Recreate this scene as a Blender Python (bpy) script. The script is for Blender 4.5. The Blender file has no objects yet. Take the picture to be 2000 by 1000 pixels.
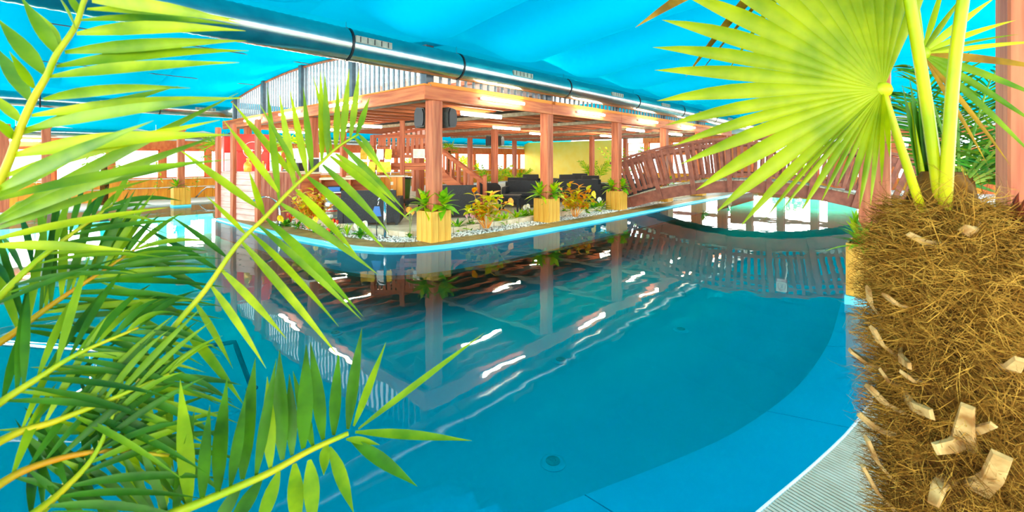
import bpy, math, random
from mathutils import Vector, Matrix, Quaternion
random.seed(7)
R = math.radians
scene = bpy.context.scene
COL = scene.collection

# ------------------------------------------------------------------ camera
F_PX, HZ, CAM_Z = 864.0, 310.0, 1.62       # focal length and horizon row of the 2000x1000 frame, eye height
cam_d = bpy.data.cameras.new('camera')
cam_d.sensor_width = 36.0
cam_d.lens = 36.0 * F_PX / 2000.0
cam_d.shift_y = -(500 - HZ) / 2000.0
cam_d.clip_start = 0.05
cam_d.clip_end = 300
cam_d.dof.use_dof = True
cam_d.dof.focus_distance = 8.0
cam_d.dof.aperture_fstop = 5.6
cam = bpy.data.objects.new('camera', cam_d)
cam.location = (0, 0, CAM_Z)
cam.rotation_euler = (R(90), 0, 0)
COL.objects.link(cam)
scene.camera = cam

# ------------------------------------------------------------------ view + world
vs = scene.view_settings
vs.view_transform = 'Standard'
vs.look = 'None'
vs.gamma = 1.0
vs.use_curve_mapping = False
vs.exposure = 0.74
w = bpy.data.worlds.new('overcast_sky')
scene.world = w
w.use_nodes = True
bg = w.node_tree.nodes['Background']
bg.inputs[0].default_value = (0.93, 0.97, 1.0, 1)
bg.inputs[1].default_value = 2.7

# hall frame: origin at the pergola's corner post, s along the hall, t across it
ANG = math.atan2(0.739, 0.673)
PX0, PY0 = -1.5, 8.5
US, UC = math.sin(ANG), math.cos(ANG)
def L(s, t, z=0.0):
    return Vector((PX0 + UC * s - US * t, PY0 + US * s + UC * t, z))
def toL(x, y):
    dx, dy = x - PX0, y - PY0
    return dx * UC + dy * US, -dx * US + dy * UC
def px(x, y, d):
    return Vector(((x - 1000) / F_PX * d, d, CAM_Z - (y - HZ) / F_PX * d))
def ground(x, y, z=0.05):
    d = (CAM_Z - z) * F_PX / (y - HZ)
    return Vector(((x - 1000) / F_PX * d, d, z))

def area(name, loc, target, sx, sy, watts, color=(1, 1, 1)):
    ld = bpy.data.lights.new(name, 'AREA')
    ld.shape = 'RECTANGLE'
    ld.size, ld.size_y, ld.energy, ld.color = sx, sy, watts, color
    o = bpy.data.objects.new(name, ld)
    o.location = loc
    o.rotation_euler = (Vector(target) - Vector(loc)).to_track_quat('-Z', 'Y').to_euler()
    COL.objects.link(o)
    return o
# daylight falling in through the glazed walls (each sits just outside its window wall)
area('daylight_front_windows', L(-13.3, 1.0, 2.4), L(0, 1.0, 0.6), 25, 3.4, 2300, (1, 0.95, 0.87))
area('daylight_right_windows', L(3, -13.1, 2.4), L(3, 0, 0.6), 30, 3.4, 2000, (1, 0.94, 0.85))
area('daylight_left_windows', L(4, 21, 2.4), L(4, 0, 0.6), 40, 4.0, 5200, (1, 0.95, 0.86))
area('daylight_back_windows', L(31, -2.5, 2.6), L(0, -2.5, 0.8), 30, 4.5, 5200, (1, 0.95, 0.86))

# ------------------------------------------------------------------ materials
def lin(h):
    h = h.lstrip('#')
    out = []
    for i in (0, 2, 4):
        c = int(h[i:i + 2], 16) / 255.0
        out.append(c / 12.92 if c <= 0.04045 else ((c + 0.055) / 1.055) ** 2.4)
    return tuple(out) + (1.0,)
MATS = {}
def mat(name, c1, c2=None, rough=0.6, metal=0.0, scale=(4, 4, 4), detail=4, bump=0.0, bscale=None, spec=0.5,
        emit=None, estr=0, trans=0.0, coord='Object', lo=0.35, hi=0.65, coat=0.0):
    m = bpy.data.materials.new(name)
    m.use_nodes = True
    nt = m.node_tree
    b = nt.nodes['Principled BSDF']
    b.inputs['Roughness'].default_value = rough
    b.inputs['Metallic'].default_value = metal
    b.inputs['Specular IOR Level'].default_value = spec
    b.inputs['Coat Weight'].default_value = coat
    b.inputs['Base Color'].default_value = lin(c1)
    tc = nt.nodes.new('ShaderNodeTexCoord')
    if c2 or bump:
        mp = nt.nodes.new('ShaderNodeMapping')
        mp.inputs['Scale'].default_value = scale
        nt.links.new(tc.outputs[coord], mp.inputs[0])
        nz = nt.nodes.new('ShaderNodeTexNoise')
        nz.inputs['Scale'].default_value = 1.0
        nz.inputs['Detail'].default_value = detail
        nt.links.new(mp.outputs[0], nz.inputs['Vector'])
        if c2:
            rp = nt.nodes.new('ShaderNodeValToRGB')
            rp.color_ramp.elements[0].position = lo
            rp.color_ramp.elements[0].color = lin(c1)
            rp.color_ramp.elements[1].position = hi
            rp.color_ramp.elements[1].color = lin(c2)
            nt.links.new(nz.outputs[0], rp.inputs[0])
            nt.links.new(rp.outputs[0], b.inputs['Base Color'])
        if bump:
            bp = nt.nodes.new('ShaderNodeBump')
            bp.inputs['Strength'].default_value = bump
            bp.inputs['Distance'].default_value = 0.02
            nt.links.new(nz.outputs[0], bp.inputs['Height'])
            nt.links.new(bp.outputs[0], b.inputs['Normal'])
    if emit:
        b.inputs['Emission Color'].default_value = lin(emit)
        b.inputs['Emission Strength'].default_value = estr
    if trans:
        out = nt.nodes['Material Output']
        tl = nt.nodes.new('ShaderNodeBsdfTranslucent')
        if c2:
            nt.links.new(rp.outputs[0], tl.inputs[0])
        else:
            tl.inputs[0].default_value = lin(c1)
        mx = nt.nodes.new('ShaderNodeMixShader')
        mx.inputs[0].default_value = trans
        nt.links.new(b.outputs[0], mx.inputs[1])
        nt.links.new(tl.outputs[0], mx.inputs[2])
        nt.links.new(mx.outputs[0], out.inputs[0])
    MATS[name] = m
    return m
mat('redwood', '#9c4220', '#cc7648', 0.6, scale=(15, 15, 1.3), bump=0.15, lo=0.3, hi=0.7)
mat('redwood_x', '#a0481f', '#c87040', 0.6, scale=(1.5, 14, 14), bump=0.15)
mat('fascia', '#b04c1c', '#d87a40', 0.55, scale=(1.2, 14, 14), bump=0.12)
mat('joist', '#8e3c14', '#c06428', 0.6, scale=(1.2, 14, 14), bump=0.12)
mat('soffit', '#34393b', '#4c5254', 0.7, scale=(3, 12, 3))
mat('fascia_top', '#d87414', '#e88a20', 0.6, scale=(2, 9, 9))
mat('pinkwood', '#d8a090', '#ecc0b0', 0.6, scale=(2, 12, 12), bump=0.1)
mat('plankwood', '#9a4a36', '#c07a5e', 0.6, scale=(14, 14, 1.5), bump=0.12)
mat('bridgewood', '#7c3e28', '#9c563c', 0.62, scale=(5, 14, 5), bump=0.15)
mat('walkboard', '#8c8068', '#b0a58c', 0.8, scale=(8, 8, 8))
mat('planterwood', '#cc8a10', '#ecbc48', 0.55, scale=(12, 12, 1.2), bump=0.12, lo=0.3, hi=0.7)
mat('deckboard', '#8a6a2c', '#ac8c48', 0.55, scale=(6, 6, 6), bump=0.1)
mat('wallboard', '#d87c00', '#f0a014', 0.45, scale=(9, 9, 1.2), bump=0.08)
mat('windowframe', '#d25a20', '#e27834', 0.5, scale=(8, 8, 3))
mat('yellowwall', '#ffd84c', '#ffe066', 0.7, scale=(2, 2, 2))
mat('beige', '#cbb894', '#e0d2b4', 0.8, scale=(5, 5, 5))
mat('paving', '#d2cec2', '#e2ded4', 0.5, scale=(3, 3, 3))
mat('floorgrey', '#8f8878', '#a8a08e', 0.6, scale=(5, 5, 5))
mat('liner', '#18dcf0', '#20e2f4', 0.35, scale=(0.8, 0.8, 0.8))
mat('coping', '#58e4ff', '#6ceaff', 0.35, scale=(2, 2, 2))
mat('grate', '#b4ac94', '#c4bca6', 0.5, scale=(9, 9, 9))
mat('gratebed', '#3a3226', None, 0.9)
mat('steel', '#c8ccce', None, 0.18, 1.0)
mat('ductsteel', '#9cb0ae', '#b4c2bc', 0.22, 1.0, scale=(5, 5, 5))
mat('ductband', '#24292b', None, 0.5, 0.4)
mat('ductgrille', '#8d8f80', '#a5a592', 0.5, 0.3, scale=(9, 9, 9))
mat('black', '#17181a', None, 0.45)
mat('rattan', '#1b1c1e', '#2a2c2f', 0.6, scale=(60, 60, 60), bump=0.5, detail=1)
mat('cushion', '#202225', '#2a2c30', 0.85, scale=(30, 30, 30), bump=0.1)
mat('speakergrey', '#3a3d38', '#4b4e47', 0.5, scale=(30, 30, 30))
mat('darkgrey', '#4b555e', '#5b666e', 0.5, scale=(8, 8, 8))
mat('baluster', '#8f969e', '#a8acb0', 0.5, scale=(8, 8, 8))
mat('tube', '#ffffff', None, 0.5, emit='#fff0d0', estr=75)
mat('white', '#f2f2ee', None, 0.5)
mat('red', '#e2200e', '#ee3412', 0.35, scale=(2, 2, 2))
mat('keg', '#b4b4a8', '#cfcfc4', 0.3, 0.9, scale=(5, 5, 5))
mat('gold', '#e0a020', '#f0c040', 0.3, 0.3, scale=(9, 9, 9))
mat('green_plastic', '#3c6a12', '#457a18', 0.45, scale=(5, 5, 5))
mat('bag', '#1d1f1f', None, 0.25)
mat('blue', '#1668b0', None, 0.4)
mat('yellow', '#f6c61a', '#ffe04a', 0.5, scale=(14, 14, 14))
mat('paper', '#f6f0d2', '#fbf7e4', 0.8, scale=(9, 9, 9))
mat('signred', '#d23a22', None, 0.5)
mat('gravel', '#cfc9ba', '#f3f0e6', 0.85, scale=(3, 3, 3))
mat('leaf', '#5aa80c', '#94cc18', 0.45, scale=(9, 9, 9), trans=0.3, spec=0.3)
mat('leafdark', '#227410', '#48981a', 0.45, scale=(9, 9, 9), trans=0.25, spec=0.3)
mat('leaflime', '#90c400', '#d4dc08', 0.4, scale=(14, 14, 14), trans=0.25)
mat('croton', '#f0c000', '#e05a00', 0.4, scale=(16, 16, 16), trans=0.2, lo=0.4, hi=0.6)
mat('crotonlime', '#a8c800', '#f0d000', 0.4, scale=(22, 22, 22), trans=0.2)
mat('flowerred', '#e2141c', None, 0.25)
mat('floweryellow', '#ffd80a', None, 0.35)
mat('flowerwhite', '#f4efe0', None, 0.35)
mat('flowerpink', '#e8a6b4', None, 0.35)
mat('flowerorange', '#f08a1c', '#f6b63c', 0.4, scale=(20, 20, 20))
mat('stem', '#5d8a1c', '#86a028', 0.6, scale=(9, 9, 9))
mat('frond', '#6f8c00', '#aab600', 0.5, scale=(9, 9, 9), trans=0.35, spec=0.25)
mat('frondmid', '#487200', '#7c9800', 0.5, scale=(9, 9, 9), trans=0.3, spec=0.25)
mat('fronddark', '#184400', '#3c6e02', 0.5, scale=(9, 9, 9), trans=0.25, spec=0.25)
mat('rachis', '#6f9000', '#a89808', 0.5, scale=(9, 9, 9), spec=0.25)
mat('rachisorange', '#a86800', '#8a9000', 0.5, scale=(7, 7, 7), spec=0.25)
mat('fan', '#667e00', '#98a200', 0.5, scale=(6, 6, 6), trans=0.35, spec=0.25)
mat('fandry', '#b08410', '#6a4c0c', 0.6, scale=(9, 9, 9), trans=0.2, spec=0.2)
mat('petiole', '#8ca400', '#bcb800', 0.45, scale=(5, 5, 5), trans=0.1, spec=0.3)
mat('trunk', '#3a220a', '#6e4a1a', 0.95, scale=(14, 14, 14), bump=0.8, spec=0.1)
mat('fibre', '#7a5014', '#b88a36', 0.9, scale=(20, 20, 20), spec=0.1)
mat('boot', '#c8a468', '#8a6030', 0.85, scale=(16, 16, 16), bump=0.3, spec=0.1)
mat('dead', '#661a06', '#8e3a14', 0.7, scale=(9, 9, 9), trans=0.15, spec=0.2)
mat('inlet', '#58c4c8', '#48b4bc', 0.5, scale=(20, 20, 20))
mat('attic', '#b39a8c', '#c8b4a4', 0.8, scale=(3, 3, 3))
mat('fibrefine', '#452b0a', '#80591e', 0.95, scale=(9, 9, 9), spec=0.05)
mat('soil', '#4a3420', '#6a4c30', 0.95, scale=(14, 14, 14))

def custom_mat(name):
    m = bpy.data.materials.new(name)
    m.use_nodes = True
    nt = m.node_tree
    nt.nodes.remove(nt.nodes['Principled BSDF'])
    MATS[name] = m
    return m, nt, nt.nodes['Material Output']
# stretched tent fabric: diffuse and translucent, daylight comes through it
m, nt, out = custom_mat('tent')
df = nt.nodes.new('ShaderNodeBsdfDiffuse'); df.inputs[0].default_value = (0.0, 0.48, 0.70, 1)
tl = nt.nodes.new('ShaderNodeBsdfTranslucent'); tl.inputs[0].default_value = (0.0, 0.42, 0.64, 1)
mx = nt.nodes.new('ShaderNodeMixShader'); mx.inputs[0].default_value = 0.15
nt.links.new(df.outputs[0], mx.inputs[1]); nt.links.new(tl.outputs[0], mx.inputs[2]); nt.links.new(mx.outputs[0], out.inputs[0])
# window glass
m, nt, out = custom_mat('glass')
tp = nt.nodes.new('ShaderNodeBsdfTransparent'); tp.inputs[0].default_value = (0.97, 0.98, 0.98, 1)
gl = nt.nodes.new('ShaderNodeBsdfGlossy'); gl.inputs['Roughness'].default_value = 0.02
mx = nt.nodes.new('ShaderNodeMixShader'); mx.inputs[0].default_value = 0.05
nt.links.new(tp.outputs[0], mx.inputs[1]); nt.links.new(gl.outputs[0], mx.inputs[2]); nt.links.new(mx.outputs[0], out.inputs[0])
# pool water: clear surface that mirrors by the Fresnel law, absorbing body
m, nt, out = custom_mat('water')
tc = nt.nodes.new('ShaderNodeTexCoord')
mp = nt.nodes.new('ShaderNodeMapping'); mp.inputs['Scale'].default_value = (1.1, 1.1, 1.0)
nz = nt.nodes.new('ShaderNodeTexNoise'); nz.inputs['Scale'].default_value = 1.6; nz.inputs['Detail'].default_value = 2.0
bp = nt.nodes.new('ShaderNodeBump'); bp.inputs['Strength'].default_value = 0.055; bp.inputs['Distance'].default_value = 0.05
nt.links.new(tc.outputs['Object'], mp.inputs[0]); nt.links.new(mp.outputs[0], nz.inputs['Vector'])
nt.links.new(nz.outputs[0], bp.inputs['Height'])
fr = nt.nodes.new('ShaderNodeFresnel'); fr.inputs[0].default_value = 1.33
tp = nt.nodes.new('ShaderNodeBsdfTransparent'); tp.inputs[0].default_value = (0.95, 0.99, 1.0, 1)
gl = nt.nodes.new('ShaderNodeBsdfGlossy'); gl.inputs['Roughness'].default_value = 0.015
mx = nt.nodes.new('ShaderNodeMixShader')
nt.links.new(bp.outputs[0], fr.inputs['Normal']); nt.links.new(bp.outputs[0], gl.inputs['Normal'])
nt.links.new(fr.outputs[0], mx.inputs[0]); nt.links.new(tp.outputs[0], mx.inputs[1]); nt.links.new(gl.outputs[0], mx.inputs[2])
nt.links.new(mx.outputs[0], out.inputs[0])
va = nt.nodes.new('ShaderNodeVolumeAbsorption'); va.inputs[0].default_value = (0.1, 0.93, 0.89, 1); va.inputs[1].default_value = 1.0
nt.links.new(va.outputs[0], out.inputs[1])

# ------------------------------------------------------------------ mesh helpers
class MB:
    def __init__(s): s.v, s.f = [], []
    def add(s, verts, faces):
        o = len(s.v)
        s.v += [tuple(p) for p in verts]
        s.f += [tuple(i + o for i in q) for q in faces]
        return s
    def box(s, c, d, rz=0.0, bev=0.0):
        x, y, z = (k / 2 for k in d)
        b = min(bev, x * .9, y * .9, z * .9)
        ca, sa = math.cos(rz), math.sin(rz)
        if b <= 0:
            P = [(-x, -y, -z), (x, -y, -z), (x, y, -z), (-x, y, -z), (-x, -y, z), (x, -y, z), (x, y, z), (-x, y, z)]
            Fc = [(0, 3, 2, 1), (4, 5, 6, 7), (0, 1, 5, 4), (1, 2, 6, 5), (2, 3, 7, 6), (3, 0, 4, 7)]
        else:
            P, Fc = [], []
            ring = lambda dx, dy, zz: [(-dx, -dy, zz), (dx, -dy, zz), (dx, dy, zz), (-dx, dy, zz)]
            def oct_(dx, dy, zz, k): return [(-dx + k, -dy, zz), (dx - k, -dy, zz), (dx, -dy + k, zz), (dx, dy - k, zz),
                                             (dx - k, dy, zz), (-dx + k, dy, zz), (-dx, dy - k, zz), (-dx, -dy + k, zz)]
            P = oct_(x - b, y - b, -z, b * .4) + oct_(x, y, -z + b, b) + oct_(x, y, z - b, b) + oct_(x - b, y - b, z, b * .4)
            for r in range(3):
                for i in range(8):
                    j = (i + 1) % 8
                    Fc.append((r * 8 + i, r * 8 + j, r * 8 + 8 + j, r * 8 + 8 + i))
            Fc += [tuple(range(7, -1, -1)), tuple(range(24, 32))]
        return s.add([(c[0] + p[0] * ca - p[1] * sa, c[1] + p[0] * sa + p[1] * ca, c[2] + p[2]) for p in P], Fc)
    def bar(s, a, b, w, h, up=(0, 0, 1)):
        a, b = Vector(a), Vector(b)
        d = (b - a).normalized()
        sd = d.cross(Vector(up))
        if sd.length < 1e-4: sd = d.cross(Vector((0, 1, 0)))
        sd.normalize()
        u = sd.cross(d)
        q = [sd * w / 2 * i + u * h / 2 * j for i, j in ((-1, -1), (1, -1), (1, 1), (-1, 1))]
        return s.add([a + k for k in q] + [b + k for k in q],
                     [(0, 1, 2, 3), (7, 6, 5, 4), (0, 4, 5, 1), (1, 5, 6, 2), (2, 6, 7, 3), (3, 7, 4, 0)])
    def tube(s, pts, r, n=8, cap=True):
        pts = [Vector(p) for p in pts]
        rr = r if isinstance(r, (list, tuple)) else [r] * len(pts)
        V, Fc = [], []
        ref = Vector((0, 0, 1))
        d0 = (pts[1] - pts[0]).normalized()
        if abs(d0.z) > .9: ref = Vector((1, 0, 0))
        a = d0.cross(ref).normalized()
        for i, p in enumerate(pts):
            d = (pts[min(i + 1, len(pts) - 1)] - pts[max(i - 1, 0)]).normalized()
            a = (a - d * a.dot(d)).normalized()
            b = d.cross(a)
            for k in range(n):
                th = 2 * math.pi * k / n
                V.append(p + (a * math.cos(th) + b * math.sin(th)) * rr[i])
        for i in range(len(pts) - 1):
            for k in range(n):
                k2 = (k + 1) % n
                Fc.append((i * n + k, i * n + k2, i * n + n + k2, i * n + n + k))
        if cap:
            Fc.append(tuple(range(n - 1, -1, -1)))
            Fc.append(tuple((len(pts) - 1) * n + k for k in range(n)))
        return s.add(V, Fc)
    def lathe(s, prof, n=16, c=(0, 0, 0)):
        V, Fc = [], []
        for r, z in prof:
            for k in range(n):
                th = 2 * math.pi * k / n
                V.append((c[0] + r * math.cos(th), c[1] + r * math.sin(th), c[2] + z))
        for i in range(len(prof) - 1):
            for k in range(n):
                k2 = (k + 1) % n
                Fc.append((i * n + k, i * n + k2, i * n + n + k2, i * n + n + k))
        Fc.append(tuple(range(n - 1, -1, -1)))
        Fc.append(tuple((len(prof) - 1) * n + k for k in range(n)))
        return s.add(V, Fc)
    def prism(s, poly, z0, z1):
        n = len(poly)
        return s.add([(p[0], p[1], z0) for p in poly] + [(p[0], p[1], z1) for p in poly],
                     [tuple(range(n - 1, -1, -1)), tuple(range(n, 2 * n))] + [(i, (i + 1) % n, n + (i + 1) % n, n + i) for i in range(n)])
    def extrude_xz(s, poly, y0, y1):
        n = len(poly)
        return s.add([(p[0], y0, p[1]) for p in poly] + [(p[0], y1, p[1]) for p in poly],
                     [tuple(range(n)), tuple(range(2 * n - 1, n - 1, -1))] + [(i, n + i, n + (i + 1) % n, (i + 1) % n) for i in range(n)])
    def mesh(s, name, material, smooth=False):
        me = bpy.data.meshes.new(name)
        me.from_pydata([tuple(p) for p in s.v], [], s.f)
        me.materials.append(MATS[material])
        if smooth:
            me.polygons.foreach_set('use_smooth', [True] * len(me.polygons))
        me.update()
        return me
    def build(s, name, material, parent=None, smooth=False, **kw):
        return obj(name, s.mesh(name, material, smooth), parent, **kw)
def obj(name, me, parent=None, loc=None, rz=None, rot=None, scale=None, matrix=None):
    o = bpy.data.objects.new(name, me)
    COL.objects.link(o)
    if parent: o.parent = parent
    if matrix is not None: o.matrix_local = matrix
    if loc is not None: o.location = loc
    if rz is not None: o.rotation_euler = (0, 0, rz)
    if rot is not None: o.rotation_euler = rot
    if scale is not None: o.scale = scale
    return o
def tag(o, label=None, cat=None, group=None, kind=None):
    if label: o['label'] = label
    if cat: o['category'] = cat
    if group: o['group'] = group
    if kind: o['kind'] = kind
    return o
def thing(name, label, cat, loc=(0, 0, 0), rz=0.0, group=None, kind=None):
    o = bpy.data.objects.new(name, None)
    o.empty_display_size = 0.1
    COL.objects.link(o)
    o.location = loc
    o.rotation_euler = (0, 0, rz)
    return tag(o, label, cat, group, kind)
def copy_tree(o, parent=None):
    c = o.copy()
    COL.objects.link(c)
    c.parent = parent
    for ch in list(o.children): copy_tree(ch, c)
    return c
def catmull(P, n=8):
    P = [Vector(p) for p in P]
    Q = [P[0] * 2 - P[1]] + P + [P[-1] * 2 - P[-2]]
    out = []
    for i in range(1, len(Q) - 2):
        a, b, c, d = Q[i - 1:i + 3]
        for k in range(n):
            t = k / n
            out.append(0.5 * ((2 * b) + (c - a) * t + (2 * a - 5 * b + 4 * c - d) * t * t + (3 * b - a - 3 * c + d) * t ** 3))
    out.append(P[-1])
    return out
def resample(P, step):
    P = [Vector(p) for p in P]
    Ls = [0]
    for a, b in zip(P, P[1:]): Ls.append(Ls[-1] + (b - a).length)
    n = max(1, round(Ls[-1] / step))
    out, j = [], 0
    for i in range(n + 1):
        d = Ls[-1] * i / n
        while j < len(Ls) - 2 and Ls[j + 1] < d: j += 1
        t = (d - Ls[j]) / max(1e-9, Ls[j + 1] - Ls[j])
        out.append(P[j].lerp(P[j + 1], t))
    return out
def offset2d(P, d):                       # positive d: to the left of travel
    out = []
    for i, p in enumerate(P):
        a, b = P[max(i - 1, 0)], P[min(i + 1, len(P) - 1)]
        t = (b - a).normalized()
        out.append(Vector((p.x - t.y * d, p.y + t.x * d, p.z)))
    return out
ORD = ['first', 'second', 'third', 'fourth', 'fifth', 'sixth', 'seventh', 'eighth', 'ninth', 'tenth', 'eleventh', 'twelfth',
       'thirteenth', 'fourteenth', 'fifteenth', 'sixteenth', 'seventeenth', 'eighteenth', 'nineteenth', 'twentieth']

# =================================================================== SETTING
# ---- pool basin
WT = -1.15
m = MB().prism([L(-13, -12.4), L(24.2, -12.4), L(24.2, 12.5), L(-13, 12.5)], WT - 0.2, WT)
basin = m.build('pool_basin', 'liner')
tag(basin, 'turquoise lined pool floor under the water', 'pool', kind='structure')
# near bank waterline (grate edge) and inner edge of the submerged ledge
gr_pts = catmull([(-8.3, -1.8, 0), (-6, -1.2, 0), (-3.4, -0.35, 0), (-1.6, 0.42, 0), (0, 1.27, 0), (1.127, 2.03, 0), (1.62, 2.36, 0), (2.15, 2.75, 0), (2.95, 3.45, 0),
                  (3.75, 4.25, 0), (4.6, 5.15, 0), L(3, -6.75), L(6, -6.75), L(10, -6.75), L(16, -6.75), L(24, -6.75)], 10)
le_pts = catmull([(-8.6, -1.0, 0), (-6.3, -0.4, 0), (-3.7, 0.45, 0), (-1.7, 1.3, 0), (0.166, 2.213, 0), (0.98, 2.6, 0), (1.508, 2.896, 0), (2.23, 3.44, 0), (3.0, 4.2, 0),
                  (3.60, 4.90, 0), (4.1, 5.5, 0), L(2.8, -6.1), L(5, -6.1), L(10, -6.1), L(16, -6.1), L(24, -6.1)], 10)
le_pts = resample(le_pts, 0.2)
gr_pts = resample(gr_pts, 0.2)
def nearest(p, P): return min(P, key=lambda q: (q - p).length)
# ledge panels
grd = resample(gr_pts, 0.1)
wall = MB()
led = MB()
n = len(le_pts)
V = []
for i, p in enumerate(le_pts):
    V += [(p.x, p.y, -0.14), (p.x, p.y, WT)]
wall.add(V, [(2 * i, 2 * i + 1, 2 * i + 3, 2 * i + 2) for i in range(n - 1)])
wall.build('pool_side', 'liner', basin, True)
step = 8
for a in range(0, n - 1, step):
    b = min(n - 1, a + step)
    if (le_pts[a] - Vector((0, 0, 0))).length > 12: continue
    mm = MB(); V = []
    for i in range(a, b + 1):
        p = le_pts[i]
        q = nearest(p, grd)
        if i in (a, b):
            sh = (le_pts[min(i + 1, n - 1)] - le_pts[max(i - 1, 0)]).normalized() * 0.004
            sh = sh if i == a else -sh
        else: sh = Vector((0, 0, 0))
        V += [Vector((p.x, p.y, -0.14)) + sh, Vector((q.x, q.y, -0.02)) + sh, Vector((q.x, q.y, -0.3)) + sh, Vector((p.x, p.y, -0.3)) + sh]
    k = b - a
    Fc = []
    for i in range(k):
        for j in range(4):
            Fc.append((4 * i + j, 4 * i + (j + 1) % 4, 4 * i + 4 + (j + 1) % 4, 4 * i + 4 + j))
    Fc += [(0, 1, 2, 3), tuple(4 * k + j for j in (3, 2, 1, 0))]
    mm.add(V, Fc).build('ledge_panel', 'liner', basin)
# broad submerged steps at the near left
for i in range(3):
    e = offset2d(resample(catmull([(-6.5, -0.3, 0), (-3.7, 0.5, 0), (-1.7, 1.32, 0), (0.1, 2.13, 0)], 8), 0.25), 0.45 * (i + 1))
    b0 = offset2d(resample(catmull([(-6.5, -0.3, 0), (-3.7, 0.5, 0), (-1.7, 1.32, 0), (0.1, 2.13, 0)], 8), 0.25), 0.45 * i - 0.1)
    MB().prism([(p.x, p.y) for p in b0] + [(p.x, p.y) for p in reversed(e)], WT, -0.36 - 0.24 * i).build('step', 'liner', basin)
# floor inlets
for i, (x, y) in enumerate(((1080, 905), (655, 652), (1330, 645), (1095, 705))):
    d = (CAM_Z - WT) * F_PX / (y - HZ)
    c = Vector(((x - 1000) / F_PX * d, d, WT))
    t = thing('floor_inlet', 'round pool-floor inlet seen through the water, ' + ('nearest of four, right of the palm frond tip', 'left one below the steel shower pole', 'farthest right, towards the bridge', 'faint one in mid-pool')[i],
              'inlet', c, group='pool floor inlets')
    MB().lathe([(0.115, 0), (0.115, 0.008), (0.095, 0.02), (0.07, 0.022)], 24).build('inlet_ring', 'liner', t)
    MB().lathe([(0.065, 0.0), (0.065, 0.028), (0.03, 0.032), (0.02, 0.024), (0.012, 0.024)], 20).build('inlet_cap', 'inlet', t)
# water body
m = MB().prism([L(-12.8, -12.4), L(21.2, -12.4), L(21.2, 7.2), L(19.5, 7.2), L(19.5, 12.5), L(-12.8, 12.5)], WT - 0.1, 0.0)
wo = m.build('pool_water', 'water')
tag(wo, 'clear turquoise pool water mirroring the hall', 'water', kind='stuff')

# ---- near bank: overflow grate and floor
far = [(p.x, p.y) for p in offset2d(gr_pts, -0.42)]
poly = far + [tuple(L(24, -12.9)[:2]), tuple(L(-13, -12.9)[:2]), tuple(L(-13, -9)[:2])]
fl = MB().prism(poly[::-1], -0.4, 0.02).build('floor', 'paving')
tag(fl, kind='structure', label='pale paving of the near bank')
gp = resample(gr_pts, 0.024)
g0 = thing('drain_grate', 'white slatted overflow grate along the curved near pool edge', 'drain grate', (1.6, 2.3, 0))
def local(o, P): return [Vector(p) - o.location for p in P]
mm = MB(); V = []
e0, e1 = gr_pts, offset2d(gr_pts, -0.45)
for p, q in zip(e0, e1): V += [Vector((p.x, p.y, -0.03)) - g0.location, Vector((q.x, q.y, -0.03)) - g0.location]
mm.add(V, [(2 * i, 2 * i + 2, 2 * i + 3, 2 * i + 1) for i in range(len(e0) - 1)]).build('grate_bed', 'gratebed', g0)
mm = MB()
go, gi = offset2d(gp, -0.02), offset2d(gp, -0.42)
for p, q in zip(go, gi):
    if abs(p.x) > 9 or p.y > 9: continue
    mm.bar(Vector((p.x, p.y, 0.005)) - g0.location, Vector((q.x, q.y, 0.005)) - g0.location, 0.0145, 0.02)
tag(mm.build('grate_bar', 'grate', g0), kind='stuff')
rim = [p + Vector((0, 0, 0.004)) for p in offset2d(gr_pts, -0.008)]
MB().tube(local(g0, rim), 0.011, 6).build('grate_rim', 'white', g0, True)
for k in (0.14, 0.28):
    MB().tube(local(g0, [p + Vector((0, 0, -0.006)) for p in offset2d(gr_pts, -k)]), 0.006, 4).build('grate_tie', 'grate', g0)

# ---- left bank deck and far deck
MB().prism([L(-13, 12.4), L(24, 12.4), L(24, 14.9), L(-13, 14.9)], -0.4, 0.05).build('floor', 'paving')
tag(bpy.data.objects['floor.001'], kind='structure', label='pale deck along the left window wall')
MB().prism([L(20.9, -6.75), L(24.3, -6.75), L(24.3, 12.4), L(20.9, 12.4)], -0.4, 0.04).build('floor', 'paving')
tag(bpy.data.objects['floor.002'], kind='structure', label='far deck behind the bridge')

# ---- island
isl_w = [(-7.8, 11.66, 0), (-6.2, 10.30, 0), (-4.6, 9.03, 0), (-3.45, 8.22, 0), (-2.7, 7.80, 0), (-2.0, 7.67, 0), (-1.3, 7.92, 0), (-0.6, 8.43, 0), (0, 8.97, 0),
         (2.7, 11.75, 0), (5.9, 15.28, 0), (9.1, 18.7, 0)]
edge = resample(catmull(isl_w, 8), 0.16)
tail = [L(20.5, -0.75), L(20.9, 12.4), L(3, 12.4), L(-0.6, 12.5)]
def ring(o): return [(p.x, p.y) for p in offset2d(edge, o)]
isl = thing('island', None, None, (0, 0, 0), kind='structure')
MB().prism(ring(0.10) + [tuple(p[:2]) for p in tail], -0.5, 0.03).build('island_base', 'floorgrey', isl)
tail2 = [L(20.3, 0.6), L(20.3, 12.2), L(3, 12.2), L(-0.1, 12.3)]
MB().prism(ring(1.25)[8:] + [tuple(p[:2]) for p in tail2], 0.03, 0.10).build('island_paving', 'beige', isl)
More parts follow.
